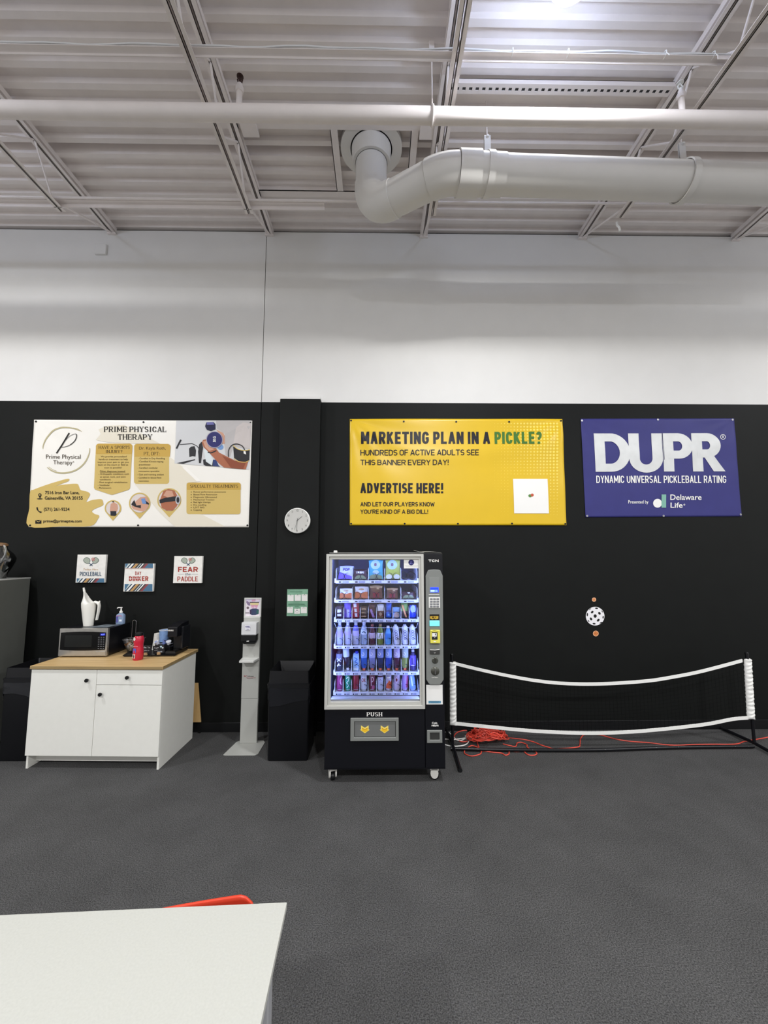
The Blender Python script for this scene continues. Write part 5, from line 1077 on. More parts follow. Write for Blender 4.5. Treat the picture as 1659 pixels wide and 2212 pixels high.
mb = MB(); a = aty(421, 1478, 4.62); b = aty(432.5, 1561, 4.62)
poly = [(-2.45, 4.60), (-2.45, 4.615), (-1.985, 4.615), (-1.985, 4.60)]
v = [(-2.5, 4.632, .125), (-1.918, 4.632, .125), (-1.985, 4.676, .52), (-2.5, 4.676, .52)]
mb.add(v+[(x, y+.012, z) for x, y, z in v], [(0, 1, 2, 3), (7, 6, 5, 4), (0, 4, 5, 1), (1, 5, 6, 2), (2, 6, 7, 3), (3, 7, 4, 0)], wood_mat('plywood', '#b3925f', '#c9a874', 2, 4))
mb.box(-2.5, 4.63, 0, -2.44, 4.675, .125, wood_mat('plywood', '#b3925f', '#c9a874', 2, 4)); mb.box(-1.96, 4.66, .0, -1.93, 4.68, .01, BLACK_PLASTIC)
tag(mb.build('wood_board', bevel=.001), 'plain wooden board leaning on the wall behind the white cabinet', 'board')

# ------------------------------------------------------------------ microwave and what stands on it
ZT = .910
MWX0, MWX1, MWY, MWZ = -3.195, -2.715, 4.225, 1.192
t = thing('microwave', 'stainless and black microwave oven on the left of the worktop', 'microwave', ((MWX0+MWX1)/2, MWY+.19, ZT))
mb = MB(); mb.box(MWX0+.004, MWY+.03, ZT+.012, MWX1-.004, MWY+.38, MWZ-.002, BLACK_STEEL); mb.build('housing', t, bevel=.006)
for x in (MWX0+.05, MWX1-.05):
    for y in (MWY+.06, MWY+.33):
        mb = MB(); mb.lathe([(0, 0), (.014, 0), (.014, .012), (0, .012)], BLACK_PLASTIC, 10, (x, y, ZT)); mb.build('foot', t)
mb = MB(); mb.box(MWX0, MWY, ZT+.012, MWX1, MWY+.03, MWZ, STEEL); mb.build('front_frame', t, bevel=.003)
wz = lambda a: ZT+.012+(MWZ-ZT-.012)*a; wx = lambda a: MWX0+(MWX1-MWX0)*a
p = Print(lambda x, y: Vector((wx(x), MWY, wz(y))), lift=.0012)
win = [(.03, .24)]+[(.03+.935*i/12, .235-.035*math.sin(PI*i/12)) for i in range(13)]+[(.965-.935*i/12, .855+.028*math.sin(PI*i/12)) for i in range(13)]
p.poly(win, BLACK_GLOSS, 0); p.done('window_glass', t)
p.poly(rrect(.12, .33, .68, .76, .03), mat('oven_window', '#0d1010', .25), 2); p.done('oven_window', t)
p.rect(.842, .735, .955, .83, mat('clock_back', '#0a0a40', .3, emit=(20, 15, 140), es=.5), 2).text('4:07', .862, .808, .945, .755, mat('clock_digit', '#4a55ff', .3, emit=(80, 95, 255), es=3), 3, .02, .2); p.done('clock_display', t)
KD = ink('#8c8f96')
for i in range(7):
    for j in range(3): p.rect(.815+.05*j-.004*i*.3, .265+.068*i, .845+.05*j-.004*i*.3, .283+.068*i, KD, 2)
p.done('button_print', t)
mb = MB(); mb.box(wx(.775), MWY-.004, wz(.02), wx(.98), MWY, wz(.175), STEEL); mb.build('door_button', t, bevel=.002)
# jug: white plastic watering jug with a long spout and hanging handle
JP = aty(191, 1350, 4.40); JX_, JY_, JZ_ = JP.x, 4.40, MWZ-.002
t = thing('watering_jug', 'tall white plastic watering jug with long spout on the microwave', 'jug', (JX_, JY_, JZ_))
S = 1/200.0*4.40/4.40
JW = mat('jug_white', '#efeee6', .4)
mb = MB(); rings = []
def jr(z): return .046+.022*min(1, z/.20)
prof = [(0, .0), (.02, .0)]
for i in range(13):
    z = .235*i/12; cx = -.012*(z/.235)
    rings.append([(JX_+cx+jr(z)*math.cos(a), JY_+jr(z)*.9*math.sin(a), JZ_+z) for a in [2*PI*k/28 for k in range(28)]])
# upper body tapers into the spout on the left
for i in range(1, 13):
    u = i/12; z = .235+.135*u; rx = .058*(1-u)**1.5+.010; cx = -.080+rx+.010*math.sin(PI*u); ry = .052*(1-u)**1.4+.009; ring = []
    for k in range(28):
        a = 2*PI*k/28; zz = z-.085*max(0, math.cos(a))*(1-u)*u*2.6
        ring.append((JX_+cx+rx*math.cos(a), JY_+ry*math.sin(a), JZ_+zz))
    rings.append(ring)
mb.loft(rings, JW); mb.build('body', t, smooth=True)
mb = MB(); mb.tube([(JX_-.069, JY_, JZ_+.355), (JX_-.077, JY_, JZ_+.392)], [.0105, .009], JW, 12); mb.build('spout_tip', t, smooth=True)
hp = [(JX_+.045, JY_, JZ_+.245), (JX_+.085, JY_, JZ_+.232), (JX_+.098, JY_, JZ_+.205), (JX_+.094, JY_, JZ_+.14), (JX_+.082, JY_, JZ_+.058)]
mb = MB(); rr = []
for i, q_ in enumerate(spline(hp, 5)):
    w = .017+.005*math.sin(i/20*PI); rr.append([(q_[0]+.010*math.cos(a)*(1 if i > 4 else .8), q_[1]+w*math.sin(a), q_[2]+(.012*math.cos(a) if i < 8 else 0)) for a in [2*PI*k/12 for k in range(12)]])
mb.loft(rr, JW); mb.build('handle', t, smooth=True)
mb = MB(); mb.tube([(JX_+.094, JY_, JZ_+.205), (JX_+.099, JY_, JZ_+.255)], [.011, .007], JW, 8); mb.build('thumb_rest', t, smooth=True)
# pump bottle and paper on the microwave
SB = aty(260, 1346.8, 4.50); X, Y, Z = SB.x, 4.50, MWZ-.002
t = thing('sanitizer_bottle', 'clear blue hand sanitizer bottle with a white pump on the microwave', 'bottle', (X, Y, Z))
GEL = mat('sanitizer_gel', '#a9c3e6', .1, trans=.45)
mb = MB(); mb.loft([[(X+a*.040*s, Y+b*.024*s, Z+z) for a, b in rrect(-1, -1, 1, 1, .35, 4)] for z, s in ((0, .94), (.006, 1), (.085, 1), (.10, .9), (.112, .45), (.118, .35))], GEL); mb.build('bottle', t, smooth=True)
mb = MB(); mb.lathe([(0, .116), (.016, .116), (.016, .134), (.008, .138), (.006, .165), (.012, .168), (.012, .176), (0, .178)], WHITE_PLASTIC, 16, (X, Y, Z)); mb.tube([(X, Y, Z+.172), (X-.03, Y-.008, Z+.172), (X-.036, Y-.01, Z+.164)], .0055, WHITE_PLASTIC, 8); mb.build('pump', t, smooth=True)
p = Print(lambda x, y: Vector((X+x, Y-.0245, Z+y))); p.rect(-.032, .02, -.012, .085, ink('#54559c'), 1).stroke([(-.034, .085), (.01, .092), (.03, .08)], .006, ink('#c07a9a'), 2).rect(.0, .03, .028, .05, ink('#dfe9f6'), 1); p.done('label_print', t)
mb = MB(); z = MWZ-.002
mb.add([(-2.97, 4.30, z), (-2.77, 4.29, z), (-2.745, 4.44, z), (-2.90, 4.46, z)]+[(-2.97, 4.30, z+.002), (-2.77, 4.29, z+.002), (-2.745, 4.44, z+.002), (-2.90, 4.46, z+.002)], [(3, 2, 1, 0), (4, 5, 6, 7), (0, 1, 5, 4), (1, 2, 6, 5), (2, 3, 7, 6), (3, 0, 4, 7)], mat('leaflet', '#727b82', .4, noise=.35, nscale=22))
tag(mb.build('leaflet'), 'pale glossy leaflet lying on the microwave beside the sanitizer bottle', 'leaflet')

# ------------------------------------------------------------------ coffee things on the worktop
def wpt(px, py, z=ZT): return atz(px, py, z)
tc_ = [wpt(263.9, 1419.3), wpt(378.6, 1418.4), wpt(402, 1403), wpt(287, 1404)]
t = thing('serving_tray', 'flat black tray under the coffee things on the worktop', 'tray', (tc_[0]+tc_[2])/2)
cx_ = sum((q_ for q_ in tc_), Vector())/4
mb = MB(); ring = lambda s, z: [Vector((cx_.x+(q_.x-cx_.x)*s, cx_.y+(q_.y-cx_.y)*s, z)) for q_ in tc_]
mb.loft([ring(.93, ZT), ring(1, ZT+.014), ring(.985, ZT+.014), ring(.92, ZT+.004)], BLACK_PLASTIC); mb.build('tray', t)
TR = ZT+.005
b = wpt(294, 1426.5); X, Y = b.x, b.y+.028
t = thing('creamer_bottle', 'red coffee creamer bottle with a black cap at the front of the worktop', 'bottle', (X, Y, ZT))
RED = mat('creamer_red', '#c4243c', .3); HB = .262
mb = MB(); mb.lathe([(0, 0), (.040, 0), (.046, .008), (.047, .09), (.041, .12), (.041, .15), (.045, .17), (.045, .20), (.036, .228), (.030, .235), (0, .235)], RED, 26, (X, Y, ZT)); mb.build('body', t, smooth=True)
mb = MB(); mb.lathe([(0, .230), (.036, .230), (.038, .236), (.036, .256), (.020, HB), (0, HB)], BLACK_PLASTIC, 22, (X, Y, ZT)); mb.build('cap', t, smooth=True)
p = Print(lambda x, y: Vector((X+.0475*math.sin(x/.0475), Y-.0475*math.cos(x/.0475), ZT+y)), lift=.0012)
p.circ(-.022, .205, .016, INKW, 1).rect(-.032, .075, .004, .115, ink('#5a5fc0'), 1).rect(-.034, .022, .0, .062, ink('#e9d8cf'), 1).rect(-.025, .028, -.008, .052, ink('#5c3a3a'), 2).stroke([(-.03, .132), (0, .138), (.02, .134)], .006, ink('#e88a98'), 1).text('new', -.031, .211, -.013, .200, ink('#c07a6a'), 2); p.done('label_print', t)
# wire caddy with a clear basket of creamer pods
b = wpt(284, 1410); X, Y = b.x, b.y+.02
t = thing('creamer_caddy', 'wire caddy with tall loop handle and a clear basket of pods behind the red bottle', 'caddy', (X, Y, TR))
WIRE = mat('caddy_wire', '#8d8d90', .25, metal=.9)
mb = MB(); loop = [(X-.020, Y, TR+.02), (X-.020, Y, TR+.305)]+[(X-.020*math.cos(a), Y, TR+.305+.020*math.sin(a)) for a in [PI*k/8 for k in range(1, 8)]]+[(X+.020, Y, TR+.305), (X+.020, Y, TR+.02)]
mb.tube(loop, .0028, WIRE, 6); mb.build('loop_handle', t, smooth=True)
BK = thin_glass('clear_acrylic', (.80, .82, .84), .06)
mb = MB(); R_ = lambda s, z: [(X+.012+s*a, Y-.005+s*.62*b_, TR+z) for a, b_ in rrect(-1, -1, 1, 1, .3, 3)]
mb.loft([R_(.050, .002), R_(.098, .135)], BK, caps=False); mb.add([Vector(q_) for q_ in R_(.050, .004)], [tuple(range(len(R_(1, 0))))], BK); mb.build('basket', t, smooth=True)
mb = MB(); mb.tube([(x, y, z) for x, y, z in R_(.099, .136)], .002, WIRE, 5, closed=True); mb.build('basket_rim', t)
rnd = random.Random(5); PODC = [mat('pod_orange', '#d99a68', .4), mat('pod_cream', '#ecd9bd', .4), mat('pod_white', '#e9e6e0', .4)]
for k in range(16):
    lv = k//5; x = X+.012+rnd.uniform(-.03-.012*lv, .03+.012*lv); y = Y-.005+rnd.uniform(-.018, .018); z = TR+.014+.028*lv
    M = Matrix.Translation((x, y, z))@Matrix.Rotation(rnd.uniform(-.8, .8), 4, 'X')@Matrix.Rotation(rnd.uniform(-.8, .8), 4, 'Y')
    mb = MB(); mb.lathe([(0, 0), (.011, 0), (.015, .020), (.019, .020), (.019, .0225), (0, .0225)], PODC[(k*7) % 3 if x < X+.02 else 2], 14, M=M); o = mb.build('creamer_pod', smooth=True)
    tag(o, 'small coffee creamer pod lying in the clear basket of the wire caddy', 'creamer pod', 'creamer pods in the clear basket')
# paper cups
def cup(label, X, Y, Z, r0, r1, h, m, inv, group=None):
    t = thing('paper_cup', label, 'cup', (X, Y, Z), 0, group); mb = MB()
    if inv: mb.lathe([(r1, 0), (r0, h), (r0*.94, h), (r0*.92, h-.006), (0, h-.006)], m, 24, (X, Y, Z))
    else: mb.lathe([(0, .004), (r0*.9, .004), (r0, 0), (r1, h), (r1*.96, h), (r0*.93, .01), (0, .01)], m, 24, (X, Y, Z))
    mb.build('wall', t, smooth=True)
    mb = MB(); zr = 0 if inv else h
    mb.tube([(X+r1*math.cos(a), Y+r1*math.sin(a), Z+zr) for a in [2*PI*k/24 for k in range(24)]], .0025, WHITE_PLASTIC, 6, closed=True); mb.build('rim', t, smooth=True); return t
CUPW = mat('cup_white', '#d9d7cf', .6, noise=.12, nscale=60); CUPB = mat('cup_blue', '#7fa0d0', .55, noise=.12, nscale=50)
cb_ = wpt(329, 1407); cup('white patterned paper cup stack standing upside down on the black tray', cb_.x, cb_.y+.09, TR, .034, .048, .165, CUPW, True)
b = wpt(350, 1411.5); X, Y = b.x+.0, b.y+.06
t = thing('pod_box', 'square black open box holding coffee pods on the tray', 'box', (X, Y, TR))
mb = MB(); hw, hd, hh = .082, .05, .085
for x0, x1, y0, y1 in ((-hw, hw, -hd, -hd+.004), (-hw, hw, hd-.004, hd), (-hw, -hw+.004, -hd, hd), (hw-.004, hw, -hd, hd)): mb.box(X+x0, Y+y0, TR, X+x1, Y+y1, TR+hh, BLACK_PLASTIC)
mb.box(X-hw, Y-hd, TR, X+hw, Y+hd, TR+.004, BLACK_PLASTIC); mb.build('box', t)
KC = [mat('kcup_white', '#dfe3ee', .4), mat('kcup_blue', '#7d8fd0', .4), mat('kcup_dark', '#2a2d3a', .4)]
for k in range(9):
    x = X-.055+.055*(k % 3)+rnd.uniform(-.004, .004); y = Y-.022+.044*((k//3) % 2)+(0 if k < 6 else -.01); z = TR+.036 if k < 6 else TR+.078
    M = Matrix.Translation((x, y, z))@Matrix.Rotation(rnd.uniform(-.5, .5), 4, 'X')@Matrix.Rotation(rnd.uniform(-.5, .5), 4, 'Y')
    mb = MB(); mb.lathe([(0, 0), (.017, 0), (.021, .038), (.0255, .038), (.0255, .041), (0, .041)], KC[k % 3 if k < 6 else k % 2], 18, M=M)
    mb.lathe([(0, .0412), (.014, .0412), (.014, .0418), (0, .0418)], KC[(k+1) % 3], 14, M=M); o = mb.build('coffee_pod', smooth=True)
    tag(o, 'white and blue coffee pod heaped in the square black box on the tray', 'coffee pod', 'coffee pods in the black box')
cup('blue paper cup with a white rim rising beside the black coffee maker', aty(355, 1390, Y+.10).x, Y+.095, TR, .040, .053, .205, CUPB, False)
# chalkboard signs on little wooden feet
def chalk(label, px, py, w, h, tilt, fn):
    b = wpt(px, py); t = thing('chalkboard_sign', label, 'sign', (b.x, b.y, TR), 0, 'little chalkboard signs on the tray'); M = xf(Vector((b.x, b.y, TR)), .0)@Matrix.Rotation(tilt, 4, 'Y')
    mb = MB(); mb.box(-w/2, -.003, .012, w/2, .003, .012+h, mat('chalk_black', '#17181c', .7), M); mb.build('board', t, bevel=.002)
    mb = MB(); mb.box(-.016, -.012, 0, .016, .012, .026, wood_mat('clip_wood', '#b08a60', '#c9a67c', 0, 8), M); mb.build('wooden_foot', t, bevel=.002)
    p = Print(lambda x, y: M@Vector((x, -.003, .012+y))); fn(p); p.done('chalk_writing', t)
CH = ink('#c9ccd2'); 
chalk('little black chalkboard sign beside the red bottle, left of two', 315, 1416.5, .105, .085, 0, lambda p: p.text('Coffee, Tea', -.046, .074, .040, .056, CH, 1, .0, .2).text('for you to', -.046, .046, .034, .026, CH, 1, .0, .2))
chalk('little black chalkboard sign with two pale hearts, right of two', 343.5, 1415.0, .115, .080, -.10, lambda p: p.text('Sugar', -.044, .066, .004, .048, CH, 1, .0, .2).text('and', -.044, .042, -.012, .030, CH, 1, .0, .2).text('Sweets', -.012, .026, .036, .008, CH, 1, .0, .2).poly([(.014, .070), (.020, .075), (.026, .070), (.032, .075), (.036, .068), (.026, .048)], ink('#bfe0ee'), 1).poly([(.036, .056), (.040, .060), (.044, .056), (.049, .058), (.050, .052), (.042, .040)], ink('#dfe9ee'), 1))
# coffee maker
b = wpt(372, 1410); X, Y = -2.105, 4.31
t = thing('coffee_maker', 'black pod coffee maker at the right end of the worktop', 'coffee maker', (X, Y+.1, TR), -.05)
M = xf(Vector((X, Y, TR)), -.05)
mb = MB(); mb.box(-.058, -.03, 0, .050, .22, .035, BLACK_PLASTIC, M); mb.build('base', t, bevel=.006)
mb = MB(); mb.box(-.052, .10, .035, .044, .22, .28, BLACK_PLASTIC, M); mb.build('tower', t, bevel=.008)
mb = MB(); mb.loft([[M@Vector(q_) for q_ in ((-.055, y, z0), (.047, y, z0), (.047, y, z1), (-.055, y, z1))] for y, z0, z1 in ((-.01, .175, .275), (.09, .175, .300), (.22, .175, .308))], BLACK_STEEL); mb.build('brew_head', t, bevel=.006)
mb = MB(); mb.box(.047, .06, .04, .072, .21, .268, mat('tank_smoke', '#1b1c20', .12), M); mb.build('water_tank', t, bevel=.006)
mb = MB(); mb.box(-.045, -.02, .035, .038, .09, .040, BLACK_GLOSS, M); mb.build('drip_grate', t)
p = Print(lambda x, y: M@Vector((x, -.012, y))); p.text('KEURIG', -.050, .250, .008, .235, INKW, 1, .02); p.done('brand_lettering', t)

# ------------------------------------------------------------------ fridge and glass pitcher
FR = mat('fridge_grey', '#5d5f5a', .45, noise=.03, nscale=12)
t = thing('refrigerator', 'dark grey refrigerator at the left edge, seen from its side', 'refrigerator', (-4.2, 4.3, 0))
mb = MB(); mb.box(-4.55, 4.02, .03, -3.856, 4.62, 1.664, FR); mb.build('body', t, bevel=.008)
mb = MB(); mb.box(-4.552, 4.02, 1.664, -3.853, 4.622, 1.676, mat('fridge_top', '#a9aaa6', .35)); mb.build('top_cover', t, bevel=.003)
for z0, z1 in ((.08, 1.10), (1.11, 1.66)):
    mb = MB(); mb.box(-4.55, 3.95, z0, -3.856, 4.015, z1, FR); d_ = mb.build('door', t, bevel=.012); mb = MB(); mb.tube([(-3.93, 3.945, z0+.08), (-3.93, 3.91, z0+.12), (-3.93, 3.91, z1-.12), (-3.93, 3.945, z1-.08)], .011, STEEL, 10); mb.build('handle', d_, smooth=True)
for x in (-4.5, -3.91):
    for y in (4.08, 4.56): mb = MB(); mb.lathe([(0, 0), (.02, 0), (.02, .032), (0, .032)], BLACK_PLASTIC, 10, (x, y, 0)); mb.build('foot', t)
PX_, PY_ = aty(-6, 1247, 4.42).x, 4.42; Z = 1.676
t = thing('glass_pitcher', 'round clear glass pitcher with a wooden lid on the refrigerator', 'pitcher', (PX_, PY_, Z))
GLS = thin_glass('pitcher_glass', (.80, .81, .81), .12)
mb = MB(); mb.lathe([(0, .0), (.075, .0), (.078, .02), (.080, .05), (.115, .12), (.138, .18), (.142, .215), (.120, .26), (.085, .295), (.062, .32), (.066, .345)], GLS, 36, (PX_, PY_, Z)); mb.build('bowl', t, smooth=True, sharp=3)
mb = MB(); mb.lathe([(0, .012), (.070, .012), (.076, .05), (.110, .12), (.128, .175), (0, .175)], thin_glass('water_inside', (.80, .82, .82), .02), 30, (PX_, PY_, Z)); mb.build('water', t, smooth=True)
mb = MB(); mb.tube(spline([(PX_+.08, PY_-.04, Z+.34), (PX_+.10, PY_-.06, Z+.345), (PX_+.128, PY_-.07, Z+.305), (PX_+.132, PY_-.08, Z+.25), (PX_+.11, PY_-.085, Z+.195), (PX_+.09, PY_-.085, Z+.17)], 5), .0085, mat('handle_glass', '#9a9c9a', .06, trans=.6), 10); mb.build('handle', t, smooth=True)
mb = MB(); mb.lathe([(0, .345), (.068, .345), (.066, .365), (.04, .378), (0, .382)], wood_mat('lid_wood', '#6d5138', '#8a6a4a', 0, 8), 30, (PX_, PY_, Z)); mb.build('wooden_lid', t, smooth=True)

# ------------------------------------------------------------------ black waste bins
BIN = mat('bin_black', '#0d0e12', .42, spec=.4); BAG = mat('bin_bag', '#1a1b1f', .14, spec=.6); BAGW = mat('bin_bag_clear', '#2c2d30', .15, spec=.7)
def bin_(label, x0, x1, y0, y1, zr, zl, bagm, seed):
    cx, cy = (x0+x1)/2, (y0+y1)/2; t = thing('waste_bin', label, 'bin', (cx, cy, 0), 0, 'black slim waste bins'); hx, hy = (x1-x0)/2, (y1-y0)/2
    R_ = lambda s, z: [(cx+hx*s*a, cy+hy*s*b, z) for a, b in rrect(-1, -1, 1, 1, .10, 4)]
    mb = MB(); mb.loft([R_(.94, 0), R_(.96, .01), R_(1.0, zr-.03), R_(1.035, zr-.028), R_(1.035, zr), R_(.97, zr), R_(.93, .03)], BIN); mb.build('tub', t, smooth=True)
    mb = MB(); rings = [R_(1.05, zr), R_(1.05, zr+.012), R_(.985, zr+.016), R_(.955, zl), R_(.93, zl), R_(.80, zl-.10), R_(.78, zl-.12)]; mb.loft(rings, BIN, caps=False); mb.build('funnel_lid', t, smooth=True)
    rnd = random.Random(seed); mb = MB(); n = 56; base = [Vector(q_) for q_ in R_(1.0, 0)]
    def per(u):
        k = u*len(base); i = int(k) % len(base); return base[i].lerp(base[(i+1) % len(base)], k-int(k))
    rg = []
    for j, (dz, s) in enumerate(((-.026, 1.02), (-.05, 1.018), (-.08, 1.012), (-.115, 1.012), (-.15, 1.004))):
        rg.append([Vector((cx+(q_.x-cx)*s, cy+(q_.y-cy)*s, zr+dz+(.028*math.sin(i*.55+seed)+.018*math.sin(i*1.3+seed*2))*(j/4)))+Vector((0, -1, 0))*(.008*abs(math.sin(i*.9+j*1.9+seed))) for i, q_ in enumerate(per(i/n) for i in range(n))])
    mb.loft(rg, bagm, caps=False); mb.build('bin_liner', t, smooth=True, sharp=3)
    return t
bin_('tall slim black waste bin between the sanitizer stand and the vending machine', -1.052, -.655, 4.045, 4.44, .690, .820, BAG, 2)
bin_('black waste bin squeezed between the refrigerator and the white cabinet', -3.575, -3.245, 4.075, 4.47, .745, .850, BAGW, 6)

# ------------------------------------------------------------------ sanitizer stand
SS = mat('stand_grey', '#b2b3ae', .4, metal=.05); SSL = mat('stand_light', '#cfd0cc', .35, metal=.05)
t = thing('sanitizer_stand', 'tall grey floor stand with a hand sanitizer dispenser and a small framed flyer', 'sanitizer stand', (-1.33, 4.32, 0))
mb = MB(); pl = [(-1.500, 4.175), (-1.480, 4.165), (-1.195, 4.163), (-1.168, 4.19), (-1.168, 4.43), (-1.195, 4.47), (-1.44, 4.47), (-1.465, 4.44)]
mb.loft([[(x, y, 0) for x, y in pl], [(x, y, .005) for x, y in pl]], SS); mb.build('base_plate', t, bevel=.001)
SX0_, SX1_, SYF = -1.421, -1.248, 4.41
ZC_ = aty(540, 1332, SYF).z
mb = MB(); mb.box(SX0_, SYF, .005, SX1_, SYF+.035, .445, SS); mb.build('lower_column', t, bevel=.003)
mb = MB(); mb.box(SX0_, SYF-.002, .447, SX1_, SYF+.035, ZC_, SS); mb.box(SX0_, SYF-.004, ZC_-.014, SX1_, SYF, ZC_, SSL); mb.build('upper_column', t, bevel=.003)
a = aty(528.4, 1291.3, SYF+.02); b = aty(563.9, 1333, SYF+.02)
mb = MB(); frame(mb, a.x, b.x, b.z, a.z, a.x+.013, b.x-.013, b.z+.013, a.z-.013, SYF+.012, SYF+.028, SSL); fr = mb.build('flyer_frame', t, bevel=.002)
mb = MB(); mb.box(a.x+.01, SYF+.018, b.z+.01, b.x-.01, SYF+.020, a.z-.01, mat('flyer_paper', '#e8dfe8', .4)); fp = mb.build('flyer', fr)
p = Print(flat_face(SYF+.018), (505, 1280, 15.8))
p.poly([(400, 205), (895, 205), (890, 330), (760, 300), (560, 340), (410, 260)], ink('#cfc6dc'), 1).poly([(435, 270), (560, 360), (560, 450), (480, 430), (430, 340)], ink('#8a7898'), 2).poly([(610, 250), (740, 225), (740, 300), (620, 310)], ink('#c99ab4'), 2).circ(815, 230, 70, ink('#ecd3de'), 2, 45)
p.rect(545, 325, 865, 350, ink('#4a3f46'), 3).poly([(550, 350), (860, 350), (840, 430), (580, 430)], ink('#e0d09c'), 2).poly([(580, 425), (830, 425), (800, 560), (590, 580)], ink('#d99ab8'), 2)
for i in range(5): p.poly([(575+50*i, 590), (600+50*i, 450+20*(i % 2)), (625+50*i, 590)], ink('#efe6ee'), 3)
p.poly([(545, 590), (640, 545), (760, 540), (860, 580), (850, 720), (740, 765), (620, 770), (545, 720)], ink('#3c4666'), 4).poly([(780, 600), (860, 590), (850, 720), (780, 720)], ink('#35655f'), 5).poly([(545, 600), (610, 590), (600, 720), (550, 720)], ink('#4a3a56'), 5).circ(480, 520, 42, ink('#6a5c62'), 3).rect(400, 682, 525, 706, ink('#3a3438'), 3)
p.done('flyer_print', fr)
a = aty(522, 1344.6, SYF-.07); b = aty(554.5, 1370.8, SYF-.07); c_ = aty(538, 1392, SYF-.07)
DSW = mat('dispenser_white', '#d7d8da', .25)
mb = MB(); mb.loft([[(a.x+(x+1)/2*(b.x-a.x), y_, z) for x, y_ in ((-1+e, SYF-.085+e*.02), (1-e, SYF-.085+e*.02), (1, SYF-.07), (1, SYF), (-1, SYF), (-1, SYF-.07))] for z, e in ((b.z, .05), (b.z+.02, .05), (a.z-.02, .05), (a.z, .12))], DSW); ds = mb.build('dispenser_cover', t, bevel=.004)
mb = MB(); mb.loft([[(a.x+(x+1)/2*(b.x-a.x)*1.0, y_, z) for x, y_ in ((-s, SYF-.085*s), (s, SYF-.085*s), (s, SYF), (-s, SYF))] for z, s in ((c_.z, .72), (c_.z+.02, .88), (b.z-.06, .97), (b.z, .98))], BLACK_PLASTIC); dl = mb.build('dispenser_base', t, bevel=.008)
p = Print(flat_face(SYF-.086), (505, 1280, 15.8)); p.rect(385, 1110, 560, 1300, ink('#e6e4ec'), 1).text('PURELL', 400, 1140, 565, 1195, ink('#3d3a80'), 2, .04, .2).rect(440, 1240, 520, 1262, ink('#8f8fa6'), 2).rect(400, 1278, 545, 1290, ink('#8f8f96'), 2); p.done('label_print', ds)
p = Print(flat_face(SYF-.084), (505, 1280, 15.8), lift=.001); p.poly([(430, 1675), (450, 1645), (522, 1640), (515, 1672)], INKW, 1); p.done('logo_print', dl)
zt_ = aty(540, 1424, SYF-.05).z
mb = MB(); tx0, tx1 = aty(517, 1428, SYF-.09).x, aty(558, 1424, SYF).x
mb.loft([[(tx0, SYF-.10, zt_-.004), (tx1-.02, SYF-.10, zt_-.004), (SX1_+.004, SYF, zt_+.004), (SX0_-.004, SYF, zt_+.004)], [(tx0, SYF-.10, zt_-.024), (tx1-.02, SYF-.10, zt_-.024), (SX1_+.004, SYF, zt_-.020), (SX0_-.004, SYF, zt_-.020)]], SSL); mb.build('drip_tray', t, bevel=.003)
for px in (532.5, 549): q_ = aty(px, 1416, SYF); mb = MB(); mb.lathe([(0, -.004), (.005, -.003), (.006, 0), (0, 0)], CHROME, 10, (q_.x, SYF-.002, q_.z), 'y'); mb.build('screw', t, smooth=True)
p = Print(flat_face(SYF-.002), (470, 1260, 5.53)); p.text('SC', 315, 1101, 352, 1119, ink('#9a2f38'), 1, .02).text('Johnson', 358, 1101, 432, 1119, ink('#3a2428'), 1, .03).rect(345, 1126, 455, 1130, ink('#9a4a50'), 1).rect(350, 1138, 425, 1143, ink('#6a5a5a'), 1); p.done('brand_lettering', t)

# ------------------------------------------------------------------ pickleball net
NY = 4.28
NW = mat('net_tape_white', '#f2f2ee', .6, bump=.25, bscale=60); NK = mat('net_mesh_black', '#08090a', .9, spec=.1)
t = thing('pickleball_net', 'low portable net with white tape edges on black steel legs, before the black wall', 'net', (2.26, NY, 0))
L0, L1 = Vector((.742, NY, 0)), Vector((3.806, NY, 0))
tp = [aty(px, py, NY) for px, py in ((984.8, 1434), (1038.6, 1447), (1097.7, 1459.7), (1161, 1470.7), (1224, 1476.6), (1300, 1477.2), (1393, 1471.4), (1451.5, 1462.8), (1516.5, 1449.8), (1603, 1427))]
bp = [aty(px, py, NY) for px, py in ((985, 1563), (1055.5, 1570), (1140, 1578), (1224, 1582.5), (1300, 1583.3), (1393, 1578.6), (1516.5, 1565.6), (1581, 1553.7), (1616, 1550.4))]
top = [Vector(q_) for q_ in spline([tuple(q_) for q_ in tp], 8)]; bot = [Vector(q_) for q_ in spline([tuple(q_) for q_ in bp], 8)]
def at_x(c, x):
    for a, b in zip(c, c[1:]):
        if a.x <= x <= b.x: return a.lerp(b, (x-a.x)/max(1e-6, b.x-a.x)).z
    return c[0].z if x < c[0].x else c[-1].z
def tape(nm, c, h):
    mb = MB(); mb.loft([[q_+Vector((0, -.006, -h/2)), q_+Vector((0, .006, -h/2)), q_+Vector((0, .006, h/2)), q_+Vector((0, -.006, h/2))] for q_ in c], NW); mb.build(nm, t)
tape('top_tape', top, .030); tape('bottom_tape', bot, .030)
xa, xb = top[0].x+.02, top[-1].x-.02; mb = MB(); s = .0009; N = 74; MR = 14
grid = [[Vector((xa+(xb-xa)*i/N, NY, at_x(bot, xa+(xb-xa)*i/N)+(at_x(top, xa+(xb-xa)*i/N)-at_x(bot, xa+(xb-xa)*i/N))*j/MR)) for j in range(MR+1)] for i in range(N+1)]
for i in range(N+1): mb.loft([[q_+Vector((-s, 0, 0)), q_+Vector((0, -s, 0)), q_+Vector((s, 0, 0)), q_+Vector((0, s, 0))] for q_ in grid[i]], NK)
